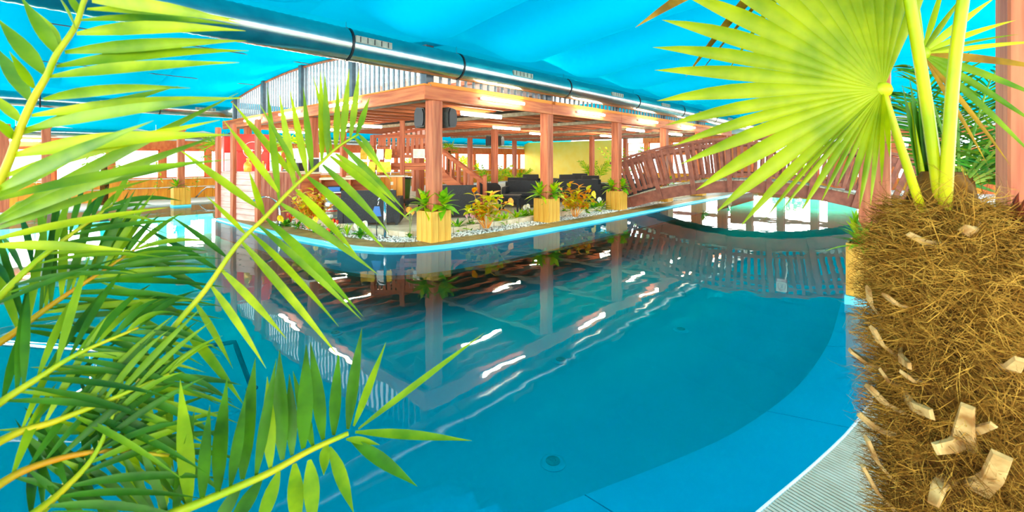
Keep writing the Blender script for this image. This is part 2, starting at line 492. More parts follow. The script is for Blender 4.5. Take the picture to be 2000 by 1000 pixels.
# coping lip swept along the waterline
prof = [(0.14, 0.035), (0.13, 0.055), (0.08, 0.058), (0.02, 0.05), (-0.005, 0.03), (-0.015, -0.05), (-0.015, -0.4), (0.14, -0.4)]
full = edge + resample([edge[-1], L(20.5, -0.75)], 0.4)[1:]
def sweep(P, prof):
    mm = MB(); V = []
    rows = [offset2d(P, o) for o, _ in prof]
    for i in range(len(P)):
        for r, (o, z) in zip(rows, prof): V.append((r[i].x, r[i].y, z))
    k = len(prof)
    Fc = [(i * k + j, i * k + j + 1, (i + 1) * k + j + 1, (i + 1) * k + j) for i in range(len(P) - 1) for j in range(k - 1)]
    return mm.add(V, Fc)
sweep(full, prof).build('coping', 'coping', isl, True)
# deck boards of the border, laid across
e2 = resample(edge, 0.145)
o0, o1 = offset2d(e2, 0.14), offset2d(e2, 0.62)
for i in range(len(e2) - 1):
    if i > 130: break
    g = 0.03
    a, b, c, d = o0[i].lerp(o0[i + 1], g), o0[i].lerp(o0[i + 1], 1 - g), o1[i].lerp(o1[i + 1], 1 - g), o1[i].lerp(o1[i + 1], g)
    MB().prism([p[:2] for p in (a, b, c, d)], 0.03, 0.052 + random.uniform(0, .002)).build('deck_board', 'deckboard', isl)
rest = o0[131:], o1[131:]
if len(rest[0]) > 1:
    MB().prism([p[:2] for p in rest[0]] + [p[:2] for p in reversed(rest[1])], 0.03, 0.052).build('deck_strip', 'deckboard', isl)
# gravel bed
gv = MB()
e3 = resample(edge, 0.05)
rows = [offset2d(e3, 0.66 + 0.06 * k) for k in range(9)]
for i in range(20, len(e3)):
    if e3[i].y > 16.5: break
    for r in rows:
        if random.random() < 0.2: continue
        p = r[i]; s = random.uniform(0.014, 0.032)
        c = (p.x + random.uniform(-.03, .03), p.y + random.uniform(-.03, .03), 0.04 + random.uniform(0, .015))
        a = random.random() * 3
        V = [(c[0] + s * math.cos(a + k * 1.571) * (1.3 if k % 2 else 1), c[1] + s * math.sin(a + k * 1.571) * (1.3 if k % 2 else 1), c[2]) for k in range(4)]
        V += [(c[0], c[1], c[2] + s * .75), (c[0], c[1], c[2] - s * .75)]
        gv.add(V, [(0, 1, 4), (1, 2, 4), (2, 3, 4), (3, 0, 4), (1, 0, 5), (2, 1, 5), (3, 2, 5), (0, 3, 5)])
tag(gv.build('gravel', 'gravel'), 'white pebble bed behind the wooden border of the island', 'gravel', kind='stuff')
# kerb stones behind the gravel
e4 = resample(edge, 0.42)
k0, k1 = offset2d(e4, 1.2), offset2d(e4, 1.36)
for i in range(3, len(e4) - 1):
    if e4[i].y > 16.5: break
    a, b, c, d = k0[i].lerp(k0[i + 1], .02), k0[i].lerp(k0[i + 1], .98), k1[i].lerp(k1[i + 1], .98), k1[i].lerp(k1[i + 1], .02)
    MB().prism([p[:2] for p in (a, b, c, d)], 0.02, 0.15 + random.uniform(0, .01)).build('kerb_stone', 'beige', isl)

# ---- walls
def wall_run(name, label, mats, fn, u0, u1, sill, head, top, openings, post_w=0.22, ledge=True):
    """window wall along one hall axis. fn(u, off, z) -> world point; off grows into the hall"""
    return None
WL_T = 14.8
wl = thing('wall_left', None, None, L(0, WL_T), ANG, kind='structure')
S0, S1 = -13.0, 24.4
MB().box(((S0 + S1) / 2, 0.08, 0.42), (S1 - S0, 0.16, 0.84)).build('dado_core', 'wallboard', wl)
bm_ = MB().box((0, 0, 0), (0.29, 0.03, 0.44)).mesh('wall_board', 'wallboard')
bm2 = MB().box((0, 0, 0), (0.29, 0.03, 0.32)).mesh('wall_board', 'wallboard')
for i in range(110):
    s = -12.5 + 0.3 * i
    if s > 19: break
    obj('wall_board', bm_, wl, (s, -0.02, 0.26))
    obj('wall_board', bm2, wl, (s, 0.0, 0.66))
MB().box(((S0 + S1) / 2, -0.045, 0.5), (S1 - S0, 0.10, 0.03)).build('wall_shelf', 'paving', wl)
MB().box(((S0 + S1) / 2, -0.03, 0.835), (S1 - S0, 0.14, 0.035)).build('window_sill', 'paving', wl)
MB().box(((S0 + S1) / 2, 0.06, 2.15), (S1 - S0, 0.2, 0.36)).build('head_beam', 'windowframe', wl)
MB().box(((S0 + S1) / 2, -0.05, 2.05), (S1 - S0, 0.05, 0.06)).build('head_trim', 'windowframe', wl)
MB().box(((S0 + S1) / 2, 0.06, 2.55), (S1 - S0, 0.2, 0.44)).build('head_panel', 'paving', wl)
mull = MB().box((0, 0.05, 1.41), (0.17, 0.16, 1.14)).mesh('mullion', 'windowframe')
slim = MB().box((0, 0.05, 1.41), (0.07, 0.12, 1.14)).mesh('mullion', 'windowframe')
fr_m = MB()
fw = 1.33
for zz in (0.87, 1.95): fr_m.box((0, 0, zz), (fw, 0.06, 0.05))
for xx in (-fw / 2 + .025, fw / 2 - .025): fr_m.box((xx, 0, 1.41), (0.05, 0.06, 1.13))
fr_m = fr_m.mesh('window_frame', 'windowframe')
pn_m = MB().box((0, 0, 1.41), (fw - .08, 0.012, 1.05)).mesh('pane', 'glass')
wn = 0
for i in range(22):
    s = -12.2 + 1.5 * i
    if s > 19.6: break
    obj('mullion', mull, wl, (s, 0, 0))
    wn += 1
    o = thing('window_%d' % wn, 'orange framed window %s along the left wall' % ('%d' % wn if False else ''), None, L(s + 0.75, WL_T + 0.06), ANG, kind='structure')
    del o['label']
    obj('window_frame', fr_m, o)
    obj('pane', pn_m, o)

# yellow partition and back wall with high windows
wb = thing('wall_back', None, None, L(19.8, 0), ANG, kind='structure')
MB().box((0.08, 11.1, 1.4), (0.16, 7.3, 2.8)).build('plaster', 'yellowwall', wb)
MB().box((-0.01, 11.1, 0.06), (0.03, 7.3, 0.12)).build('baseboard', 'windowframe', wb)
wf = thing('wall_far', None, None, L(24.3, 0), ANG, kind='structure')
MB().box((0.1, -2.7, 0.3), (0.2, 20.4, 0.6)).build('dado', 'wallboard', wf)
MB().box((0.1, -2.7, 2.0), (0.2, 20.4, 0.22)).build('transom', 'windowframe', wf)
MB().box((0.1, -2.7, 2.95), (0.2, 20.4, 0.4)).build('head_beam', 'windowframe', wf)
MB().box((0.1, -2.7, 3.8), (0.2, 20.4, 1.3)).build('gable_panel', 'paving', wf)
pil = MB().box((0, 0, 1.4), (0.3, 0.34, 2.8)).mesh('pillar', 'windowframe')
wide = MB().box((0.1, 0, 1.2), (0.2, 1.1, 2.4)).mesh('plaster_panel', 'windowframe')
for i in range(13):
    t = -12.6 + 1.65 * i
    if t > 7.4: break
    obj('pillar', pil, wf, (0.05, t, 0))
    if i in (3, 5, 8): obj('plaster_panel', wide, wf, (-0.12, t + 0.5, 0))
    wn += 1
    o = thing('window_%d' % wn, None, None, L(24.35, t + 0.82), ANG, kind='structure')
    MB().box((0, 0, 1.25), (0.012, 1.3, 1.26)).build('pane', 'glass', o)
    MB().box((0, 0, 2.43), (0.012, 1.3, 0.62)).build('pane', 'glass', o)
    mm = MB()
    for zz in (0.62, 1.9, 2.13, 2.73): mm.box((0, 0, zz), (0.06, 1.31, 0.05))
    for yy in (-.63, .63): mm.box((0, yy, 1.67), (0.06, 0.05, 2.2))
    mm.build('window_frame', 'windowframe', o)
# glazed walls behind and beside the camera
for nm, lo, rz, wdt in (('wall_front', L(-13, 1), ANG + math.pi / 2, 27.6), ('wall_right', L(5.6, -12.8), ANG, 37.4)):
    wv = thing(nm, None, None, lo, rz, kind='structure')
    MB().box((0, 0, 0.25), (wdt, 0.2, 0.5)).build('dado', 'wallboard', wv)
    MB().box((0, 0, 3.85), (wdt, 0.2, 0.5)).build('head_beam', 'windowframe', wv)
    k = int(wdt / 2.3)
    pm_ = MB().box((0, 0, 2), (0.2, 0.2, 3.6)).mesh('pillar', 'windowframe')
    pp_ = MB().box((0, 0, 2.05), (2.08, 0.012, 3.1)).mesh('pane', 'glass')
    for i in range(k + 1):
        x = -wdt / 2 + wdt * i / k
        obj('pillar', pm_, wv, (x, 0, 0))
        if i < k: obj('pane', pp_, wv, (x + wdt / k / 2, 0, 0))

# ---- tent ceiling: fabric strips bellied between ribs that run across the hall
ce = thing('ceiling', None, None, (0, 0, 0), kind='structure')
T_D = -0.30
def zbase(t):
    if t > 12.3:
        return 3.72 - (t - 12.3) / 2.7 * 1.05
    if t >= T_D:
        q = (t - T_D) / 12.6
        return 3.74 + 0.46 * math.sin(math.pi * q)
    q = min(1, (T_D - t) / 12.6)
    return 3.74 + 0.62 * math.sin(math.pi * q)
def endtaper(t):
    d = min(abs(t - T_D), abs(t - 12.3), abs(t + 12.9))
    x = max(0, min(1, (d - 0.25) / 1.2))
    return x * x * (3 - 2 * x)
PER = 2.1
def strip(s0, tv, nn=14):
    V = []
    for i in range(nn + 1):
        f = i / nn
        for t in tv:
            sg = (0.62 if t <= T_D else (0.26 if t <= 12.3 else 0.12)) * endtaper(t)
            belly = 1 - abs(2 * f - 1) ** 2.2
            wr = 0.03 * math.sin(f * math.pi) * math.sin(t * 3 + s0)
            V.append(L(s0 + PER * f, t, zbase(t) - sg * belly - wr * (1 - endtaper(t))))
    k = len(tv)
    return V, [(i * k + j, i * k + j + 1, (i + 1) * k + j + 1, (i + 1) * k + j) for i in range(nn) for j in range(k - 1)]
def rng(a, b, n): return [a + (b - a) * i / n for i in range(n + 1)]
for i in range(18):
    s0 = -13.0 + PER * i
    for tv in (rng(-12.9, T_D, 44), rng(T_D, 12.3, 40), rng(12.3, 15.0, 10)):
        if tv[0] == T_D and 5 < i < 12:
            tv = rng(T_D, 1.7, 8)
        v, f = strip(s0, tv)
        MB().add(v, f).build('fabric_strip', 'tent', ce, True)
v = []
for s_ in (-0.42, 0.0):
    v += [L(s_, t, zbase(t)) for t in rng(T_D, 12.3, 40)]
MB().add(v, [(j, j + 1, 42 + j, 41 + j) for j in range(40)]).build('fabric_strip', 'tent', ce, True)
# rope seams along the hall on the left bay
for t in (4.2, 8.4):
    MB().tube([L(s, t, zbase(t) - 0.20) for s in rng(-13, -0.5, 6)], 0.012, 6).build('rope', 'darkgrey', ce)

# =================================================================== PERGOLA
pg = thing('pergola', 'large red-stained timber pergola roofing the bar island', 'pergola', L(0, 0, 0.05), ANG)
BAY = 3.52
post_mesh = MB().box((0, 0, 1.36), (0.24, 0.24, 2.72), bev=0.012).mesh('post', 'redwood')
for k in range(6):
    obj('post', post_mesh, pg, (k * BAY, 0, 0))
    for t in (5.3, 10.6):
        obj('post', post_mesh, pg, (k * BAY, t, 0.05), scale=(0.85, 0.85, 0.98))
obj('post', post_mesh, pg, (0.0, 12.0, 0))
# fascia, a board per bay, with an orange capping board
for k in range(5):
    x0, x1 = (-0.34 if k == 0 else k * BAY), (k + 1) * BAY + (0.5 if k == 4 else 0)
    MB().box(((x0 + x1) / 2, -0.12, 2.80), (x1 - x0 - .006, 0.10, 0.25), bev=.006).build('fascia_board', 'fascia', pg)
    MB().box(((x0 + x1) / 2 + (.16 if k == 0 else 0), -0.10, 2.965), (x1 - x0 - .006, 0.12, 0.08), bev=.005).build('capping_board', 'fascia_top', pg)
for k in range(3):
    y0, y1 = -0.16 + 4.15 * k, -0.16 + 4.15 * (k + 1)
    MB().box((0, 0, 0), (y1 - y0 - .006, 0.10, 0.26), bev=.006).build('fascia_board', 'fascia', pg, loc=(-0.29, (y0 + y1) / 2, 2.80), rz=math.pi / 2)
    MB().box((0, 0, 0), (y1 - y0 - .006, 0.14, 0.03)).build('capping_board', 'fascia_top', pg, loc=(-0.28, (y0 + y1) / 2, 2.945), rz=math.pi / 2)
# cross beams and joists with shaped tails
for k in range(6):
    MB().box((0, 0, 0), (12.2, 0.14, 0.09)).build('cross_beam', 'walkboard', pg, loc=(k * BAY, 6.0, 2.745), rz=math.pi / 2)
jp = [(0.08, 0.0), (BAY - .95, 0.0), (BAY - .92, 0.02), (BAY - .80, 0.02), (BAY - .77, 0.04), (BAY - .60, 0.045), (BAY - .55, 0.06), (BAY - .55, 0.115), (0.08, 0.115)]
jm = MB().extrude_xz(jp, -0.045, 0.045).mesh('joist', 'joist')
jm0 = MB().extrude_xz([(a if a < 1 else a - BAY + 3.0, b) for a, b in jp], -0.04, 0.04).mesh('joist', 'joist')
for k in range(-1, 5):
    for i in range(21):
        t = 0.40 + 0.68 * i + (0.11 if k % 2 else 0)
        if t > 12: break
        if k == -1: continue
        obj('joist', jm, pg, (k * BAY - (0.2 if k == 0 else 0), t, 2.70))
MB().box((8.9, 6.0, 2.905), (18.2, 12.2, 0.02)).build('roof_deck', 'soffit', pg)
MB().box((9.0, 6.0, 2.935), (18.4, 12.3, 0.05)).build('upper_floor', 'walkboard', pg)

# upper balustrade: dark posts and pale balusters reaching up to the tent
def ztop(t): return zbase(max(T_D, t)) - 0.05
ba = thing('balustrade', 'pale slatted balustrade with dark posts on the pergola roof', 'balustrade', L(0, 0, 3.01), ANG)
for t in (0.05, 2.87, 5.7, 8.6, 11.4):
    h = ztop(t) - 3.01 + 0.12
    MB().box((-0.12, t, h / 2), (0.17, 0.17, h)).build('post', 'darkgrey', ba)
bal = MB().box((0, 0, 0.5), (0.03, 0.05, 1.0)).mesh('baluster', 'baluster')
t = 0.25
while t < 11.9:
    obj('baluster', bal, ba, (-0.12, t, 0), scale=(1, 1, ztop(t) - 3.01))
    t += 0.19
MB().tube([(-0.12, tt, ztop(tt) - 3.01) for tt in rng(0, 12, 20)], 0.035, 6).build('top_rail', 'redwood', ba)
for s in (3.6, 7.1, 10.6, 14.1):
    MB().box((s, 0.05, 0.25), (0.15, 0.15, 0.5)).build('post', 'darkgrey', ba)
s = 0.2
while s < 15:
    obj('baluster', bal, ba, (s, 0.05, 0), scale=(1.3, 1, 0.48))
    s += 0.22
MB().box((7.5, 0.05, 0.49), (15, 0.07, 0.04)).build('top_rail', 'redwood', ba)
# attic partition behind it: cream wall with pink posts, lit by a glazed roof
at = thing('wall_upper', None, None, L(4.0, 0, 3.01), ANG, kind='structure')
MB().box((0, 6.0, 0.75), (0.1, 11.6, 1.5)).build('plaster', 'attic', at)
for i in range(8):
    MB().box((-0.1, 0.6 + 1.55 * i, 0.7), (0.1, 0.13, 1.4)).build('stud', 'pinkwood', at)
MB().box((-0.1, 6.0, 0.95), (0.1, 11.6, 0.12)).build('rail', 'redwood', at)
MB().box((-0.1, 6.0, 0.35), (0.1, 11.6, 0.10)).build('rail', 'pinkwood', at)
sk = thing('window_40', None, None, L(6.5, 0, 4.75), ANG, kind='structure')
for i in range(9): MB().box((-1.0, 0.1 + 1.45 * i, 0), (10, 0.08, 0.14)).build('rafter', 'paving', sk)
for i in range(8): MB().box((-1.0, 0.82 + 1.45 * i, 0.08), (10, 1.36, 0.012)).build('pane', 'glass', sk)

# =================================================================== DUCTS
def duct(label, t, z, r, s0, s1, straps, grilles, flip=1):
    o = thing('air_duct', label, 'air duct', L(s0, t, z), ANG, group='spiral ventilation ducts')
    mm = MB(); V = []; n = 24; ns = int((s1 - s0) / 0.05)
    for i in range(ns + 1):
        x = (s1 - s0) * i / ns
        rr = r * (1.026 if i % 2 == 0 else 1.0)
        for k in range(n):
            th = 2 * math.pi * k / n
            V.append((x, rr * math.cos(th), rr * math.sin(th)))
    mm.add(V, [(i * n + k, i * n + (k + 1) % n, (i + 1) * n + (k + 1) % n, (i + 1) * n + k) for i in range(ns) for k in range(n)])
    mm.build('duct_pipe', 'ductsteel', o, True)
    sm = MB()
    V = []
    for x in (-.018, .018):
        for k in range(28):
            th = 2 * math.pi * k / 28
            V.append((x, (r + .012) * math.cos(th), (r + .012) * math.sin(th)))
    sm.add(V, [(k, (k + 1) % 28, 28 + (k + 1) % 28, 28 + k) for k in range(28)])
    sm = sm.mesh('strap', 'ductband')
    hang = MB().tube([(0, 0, r), (0, 0, r + .28)], 0.006, 6).mesh('hanger_rod', 'steel')
    for s in straps:
        b = obj('strap', sm, o, (s - s0, 0, 0))
        obj('hanger_rod', hang, b)
    for s in grilles:
        g = MB()
        th = R(-160) if flip > 0 else R(-20)
        c = (s - s0, r * math.cos(th), 0)
        g.box((s - s0, -r * 1.0, 0.05), (0.62, 0.035, 0.10))
        go_ = g.build('grille', 'ductgrille', o)
        f = MB()
        for q in range(5): f.box((s - s0 - .24 + .12 * q, -r * 1.0 - .02, 0.05), (0.012, 0.008, 0.085))
        f.build('grille_fins', 'ductband', go_)
    return o
duct('big silver spiral duct running above the right-hand fascia of the pergola', -0.32, 3.39, 0.245, -12.5, 23.5,
     [-9.0, -5.5, -1.94, 0.29, 3.8, 7.5, 11.1, 14.7, 18.3], [-1.6, 1.97, 6.08, 9.4, 12.9, 16.5])
duct('silver spiral duct above the left end of the pergola, middle of the three', 12.35, 3.36, 0.21, -12.5, 23.5, [-9, -5.0, -2.2, 1.3, 5, 9], [-3.4, -0.9, 3])
duct('small low silver duct hugging the left window wall', 14.2, 2.50, 0.15, -12.5, 19, [-9, -5.5, -2, 1.5, 5, 9], [-1.0, 3.2])

# =================================================================== TUBE LIGHTS
tube_mesh = MB().tube([(-0.64, 0, 0), (0.64, 0, 0)], 0.032, 10).mesh('tube', 'tube')
base_mesh = MB().box((0, 0, 0), (1.34, 0.05, 0.05)).mesh('fitting', 'white')
def tubelight(loc, rz, label, side=(0, -0.045, 0), watts=12, sc=1.0):
    o = thing('tube_light', label, 'light', loc, rz, group='fluorescent tube lights')
    obj('fitting', base_mesh, o)
    obj('tube', tube_mesh, o, side)
    return o
for i in range(5):
    tubelight(L(1.72 + 3.53 * i, -0.20, 2.87), ANG, 'glowing tube on the right-hand fascia, %s from the corner post' % ORD[i])
for i, t in enumerate((2.8, 5.9, 8.9)):
    tubelight(L(-0.37, t, 2.87), ANG - math.pi / 2, 'glowing tube on the left-hand fascia, %s from the corner post' % ORD[i])
for i, (s, t) in enumerate(((2.0, 0.75), (9.5, 0.6), (13.1, 0.6), (5.6, 3.3), (1.8, 5.9), (1.9, 8.4), (1.6, 10.9), (9.0, 4.6), (12.4, 3.4))):
    tubelight(L(s, t, 2.68), ANG, 'glowing tube hung below the pergola joists, ' + (
        'just inside the right-hand fascia near the corner', 'inside the right-hand fascia past the third planter', 'inside the right-hand fascia above the bridge foot', 'in mid-roof above the armchairs',
        'above the stair landing', 'above the bar shelves', 'above the red coolers', 'far in the middle of the roof', 'farthest, in front of the yellow wall')[i], side=(0, 0, -0.045))
tubelight(L(-5.6, WL_T - 0.1, 2.22), ANG, 'glowing tube above the left windows')

# =================================================================== SPEAKERS
sp_prof = [(-0.10, 0), (0.10, 0.02), (0.13, 0.12), (0.13, 0.28), (0.09, 0.38), (-0.08, 0.40), (-0.12, 0.3), (-0.12, 0.08)]
def speaker(loc, rz, label, sc=1.0):
    o = thing('speaker', label, 'speaker', loc, rz, group='speakers on pergola posts')
    MB().extrude_xz(sp_prof, -0.12, 0.10).build('cabinet', 'speakergrey', o)
    MB().extrude_xz([(a * .88, .02 + b * .9) for a, b in sp_prof], -0.155, -0.12).build('speaker_grille', 'black', o)
    MB().box((0, 0.15, 0.2), (0.06, 0.12, 0.1), bev=.01).build('bracket', 'black', o)
    o.scale = (sc,) * 3
    return o
speaker(L(-0.02, 0.30, 2.22), ANG - R(75), 'black wall speaker on the left side of the corner post')
speaker(L(0.30, -0.03, 2.22), ANG + R(10), 'black wall speaker on the right side of the corner post')
speaker(L(2 * BAY, 5.3 + 0.27, 2.12), ANG - R(70), 'small black speaker on the left of an inner post before the windows')
speaker(L(2 * BAY + 0.27, 5.3, 2.12), ANG + R(10), 'small black speaker on the right of an inner post before the windows')

# =================================================================== BRIDGE
BD = Vector((0.884, -0.467, 0))
bra = math.atan2(BD.y, BD.x)
br = thing('footbridge', 'arched red-brown wooden footbridge with slatted railings over the channel', 'bridge', (3.75, 14.36, 0.05), bra)
BL, BH, GD = 6.95, 0.66, 0.34
def bz(q): return BH * (1 - (2 * q - 1) ** 2) - 0.06
def bn(q):
    d = Vector((BL, 0, -4 * BH * (2 * q - 1))).normalized()
    return Vector((-d.z, 0, d.x))
def bp_(q, h=0.0, y=0.0):
    p = Vector((BL * q, y, bz(q))) + bn(q) * h
    return p
qs = rng(0, 1, 32)
def arc_beam(h0, h1, y0, y1, nm, material, q0=0, q1=1, nn=32):
    V = []
    Q = rng(q0, q1, nn)
    for q in Q: V += [bp_(q, h0, y0), bp_(q, h0, y1), bp_(q, h1, y1), bp_(q, h1, y0)]
    Fc = [(i * 4 + j, i * 4 + (j + 1) % 4, i * 4 + 4 + (j + 1) % 4, i * 4 + 4 + j) for i in range(nn) for j in range(4)]
    Fc += [(3, 2, 1, 0), tuple(nn * 4 + j for j in range(4))]
    return MB().add(V, Fc).build(nm, material, br)
arc_beam(0, GD, 0, 0.12, 'girder', 'bridgewood')
arc_beam(0, GD, 1.25, 1.37, 'girder', 'bridgewood')
nb = 56
for i in range(nb):
    q = (i + 0.5) / nb
    a, b = bp_(q - .46 / nb, GD, 0), bp_(q + .46 / nb, GD, 0)
    c, d = bp_(q + .46 / nb, GD + .035, 0), bp_(q - .46 / nb, GD + .035, 0)
    MB().extrude_xz([(a.x, a.z), (b.x, b.z), (c.x, c.z), (d.x, d.z)], -0.04, 1.41).build('walk_board', 'walkboard', br)
RH = 1.22
for side, (ya, yb) in enumerate(((-0.05, 0.0), (1.37, 1.42))):
    arc_beam(GD + RH - .02, GD + RH + .05, ya - .05, yb + .06, 'handrail', 'bridgewood')
    arc_beam(GD + RH - .20, GD + RH - .10, ya + .03, yb + .03, 'upper_rail', 'bridgewood')
    arc_beam(GD + .13, GD + .22, ya + .03, yb + .03, 'lower_rail', 'bridgewood')
    for i in range(8):
        q = 0.012 + 0.976 * i / 7
        a, b = bp_(q, 0.02, (ya + yb) / 2), bp_(q, GD + RH - .02, (ya + yb) / 2)
        MB().bar(a, b, 0.13, 0.06, up=(0, 1, 0)).build('post', 'bridgewood', br)
        if i < 7:
            for j in range(1, 6):
                q2 = q + 0.976 / 7 * j / 6
                a, b = bp_(q2, GD + .10, (ya + yb) / 2), bp_(q2, GD + RH - .02, (ya + yb) / 2)
                MB().bar(a, b, 0.075, 0.03, up=(0, 1, 0)).build('baluster', 'bridgewood', br)
# no-diving sign
q = 0.60
c = Vector(br.location) + Matrix.Rotation(bra, 3, 'Z') @ bp_(q, GD + 0.96, -0.09)
sg = thing('warning_sign', 'white prohibition sign with a red ring on the bridge railing', 'sign', c, bra)
MB().box((0, 0, 0), (0.26, 0.012, 0.27), bev=.004).build('sign_panel', 'paper', sg)
MB().box((0, -0.001, -0.185), (0.26, 0.012, 0.09)).build('caption_panel', 'signred', sg)
ring_ = MB(); V = []
for k in range(28):
    th = 2 * math.pi * k / 28
    for rr in (0.080, 0.096): V += [(rr * math.cos(th), -0.009, rr * math.sin(th))]
ring_.add(V, [(2 * k, 2 * k + 1, (2 * k + 3) % 56, (2 * k + 2) % 56) for k in range(28)]).build('red_ring', 'signred', sg)
MB().bar((-0.06, -0.0095, 0.06), (0.06, -0.0095, -0.06), 0.003, 0.016, up=(0, 1, 0)).build('slash', 'signred', sg)
mm = MB()
mm.bar((-.045, -.0105, -.03), (.035, -.0105, .02), .004, .016, up=(0, 1, 0)); mm.bar((.005, -.0105, .0), (.04, -.0105, -.04), .004, .012, up=(0, 1, 0))
mm.bar((-.005, -.0105, .0), (-.03, -.0105, .05), .004, .012, up=(0, 1, 0)); mm.lathe([(0.001, -.002), (.014, -.001), (.014, .001), (.001, .002)], 10, (.045, -.01, .04))
mm.build('pictogram', 'black', sg)
for zz in (-0.17, -0.20): MB().box((0, -0.0085, zz), (0.20, 0.002, 0.014)).build('caption_line', 'paper', sg)
MB().tube([(0.10, 0, -0.23), (0.13, -.01, -0.4), (0.12, 0, -0.62)], [.018, .02, .015], 6).build('hanging_cord', 'paper', sg)

# =================================================================== PLANTER BOXES
pl_m = MB().box((0, 0, 0.29), (0.148, 0.025, 0.58), bev=.004).mesh('plank', 'planterwood')
def planter(loc, label, rz=ANG, sc=1.0, blue=False):
    o = thing('planter_box', label, 'planter', loc, rz, group='square wooden planters')
    for sd in range(4):
        a = sd * math.pi / 2
        for j in range(3):
            u = (j - 1) * 0.152
            x, y = u, -0.228
            obj('plank', pl_m, o, (x * math.cos(a) - y * math.sin(a), x * math.sin(a) + y * math.cos(a), 0), rz=a)
    MB().box((0, 0, 0.5), (0.43, 0.43, 0.06)).build('soil', 'soil', o)
    if blue: MB().box((0, 0, -0.10), (0.50, 0.50, 0.19)).build('plinth', 'coping', o)
    o.scale = (sc,) * 3
    return o
for k in range(6):
    planter(L(k * BAY, 0, 0.055), 'yellow wooden planter box, %s one along the pool from the corner post' % ORD[k])
PLF = ground(353, 399, 0.06)
planter(PLF, 'wooden planter on a blue base standing before the left windows', blue=True)
PRX = Vector((4.06, 4.95, 0.10))
planter(PRX, 'wooden planter on a blue base beside the big fan palm trunk', blue=True)

# free hall columns on both banks
def column(x, y, h, w, label, rz=ANG, m='redwood', z=0.05):
    o = thing('timber_column', label, 'column', (x, y, z), rz)
    MB().box((0, 0, h / 2), (w, w, h), bev=.012).build('shaft', m, o)
    MB().box((0, 0, h - 0.05), (w + .06, w + .06, 0.1), bev=.01).build('cap', m, o)
    return o
column(PLF.x, PLF.y, 2.62, 0.20, 'red timber column rising from the planter before the left windows')
c = ground(90, 411); column(c.x, c.y, 2.6, 0.20, 'red timber column at the far left edge of the left deck')
c = ground(8, 414); column(c.x, c.y, 2.6, 0.20, 'red timber column cut by the left picture edge')
column(PRX.x, PRX.y, 3.9, 0.27, 'red timber column behind the fan palm, rising from its planter', rz=ANG, z=0.12)
column(3.04, 2.55, 4.0, 0.30, 'tall red timber column at the right picture edge', rz=R(52), z=0.02)

# =================================================================== BAR
C0, C1 = Vector((-6.17, 10.88, 0.05)), Vector((-7.80, 11.80, 0.05))
dv = (C1 - C0); bl = dv.length; bang = math.atan2(dv.y, dv.x)
bar = thing('bar_counter', 'bar counter clad in pink-washed and red boards at the island tip', 'bar counter', C0, bang)
# local x runs from the corner to the left end, local y points to the pool (towards camera is +y? sign below)
inn = 1 if (Matrix.Rotation(bang, 3, 'Z') @ Vector((0, 1, 0))).y > 0 else -1
for j in range(8):
    MB().box((bl / 2, 0, 0.075 + 0.15 * j), (bl, 0.03, 0.143), bev=.004).build('cladding_board', 'pinkwood', bar)
for x, h in ((bl - 0.03, 2.40), (bl * 0.60, 2.46), (0.05, 2.54)):
    MB().box((x, -inn * 0.05, h / 2), (0.12, 0.10, h), bev=.006).build('post', 'redwood', bar)
# right-hand face with upright planks, along the hall axis
loc_u = Matrix.Rotation(-bang, 3, 'Z') @ Vector((UC, US, 0))
pw = MB().box((0, 0, 0.61), (0.168, 0.03, 1.22), bev=.005).mesh('upright_plank', 'plankwood')
for j in range(8):
    p = loc_u * (0.10 + 0.173 * j)
    obj('upright_plank', pw, bar, (p.x, p.y, 0), rz=math.atan2(loc_u.y, loc_u.x))
e1 = loc_u * 1.42
MB().prism([(0, 0), (bl, 0), (bl, inn * 0.5), (e1.x + .3, e1.y - .0), (e1.x, e1.y)] if inn > 0 else [(0, 0), (e1.x, e1.y), (e1.x + .3, e1.y), (bl, inn * .5), (bl, 0)], 1.2, 1.235).build('counter_top', 'pinkwood', bar)

def text_mesh(body, size, material, name, shear=0.0, bevel=0.0):
    cu = bpy.data.curves.new(name, 'FONT')
    cu.body = body
    cu.size = size
    cu.shear = shear
    cu.align_x = 'CENTER'; cu.align_y = 'CENTER'
    cu.extrude = 0.002
    cu.offset = 0.0015
    to = bpy.data.objects.new(name, cu)
    COL.objects.link(to)
    dg = bpy.context.evaluated_depsgraph_get()
    me = bpy.data.meshes.new_from_object(to.evaluated_get(dg))
    bpy.data.objects.remove(to)
    me.materials.clear()
    me.materials.append(MATS[material])
    return me
def cooler(loc, rz, label, w, h, logo=True, white=False):
    o = thing('drinks_cooler', label, 'cooler', loc, rz, group='tall drinks coolers behind the bar')
    d = 0.62
    MB().box((0, 0, h / 2), (w, d, h), bev=.02).build('cabinet', 'red', o)
    MB().box((0, -d / 2 - .02, h * .42), (w - .06, 0.04, h * .72), bev=.01).build('door', 'white' if white else 'red', o)
    MB().box((0, -d / 2 - .015, h * .89), (w - .02, 0.03, h * .2), bev=.008).build('header_panel', 'red', o)
    dh = MB().tube([(w * .38, -d / 2 - .05, h * .3), (w * .38, -d / 2 - .09, h * .33), (w * .38, -d / 2 - .09, h * .6), (w * .38, -d / 2 - .05, h * .63)], .013, 8)
    dh.build('handle', 'steel', o)
    if logo:
        lg = obj('wordmark', text_mesh('Coca-Cola', 0.115, 'white', 'wordmark', shear=0.35), o, (0.0, -d / 2 - .045, h * .80), rot=(R(90), 0, 0))
        V = []
        rg = MB()
        for k in range(40):
            th = 2 * math.pi * k / 40
            for rr in (0.222, 0.232): V.append((rr * math.cos(th), -d / 2 - .043, h * .80 + rr * math.sin(th)))
        rg.add(V, [(2 * k, 2 * k + 1, (2 * k + 3) % 80, (2 * k + 2) % 80) for k in range(40)]).build('logo_ring', 'white', o)
    return o
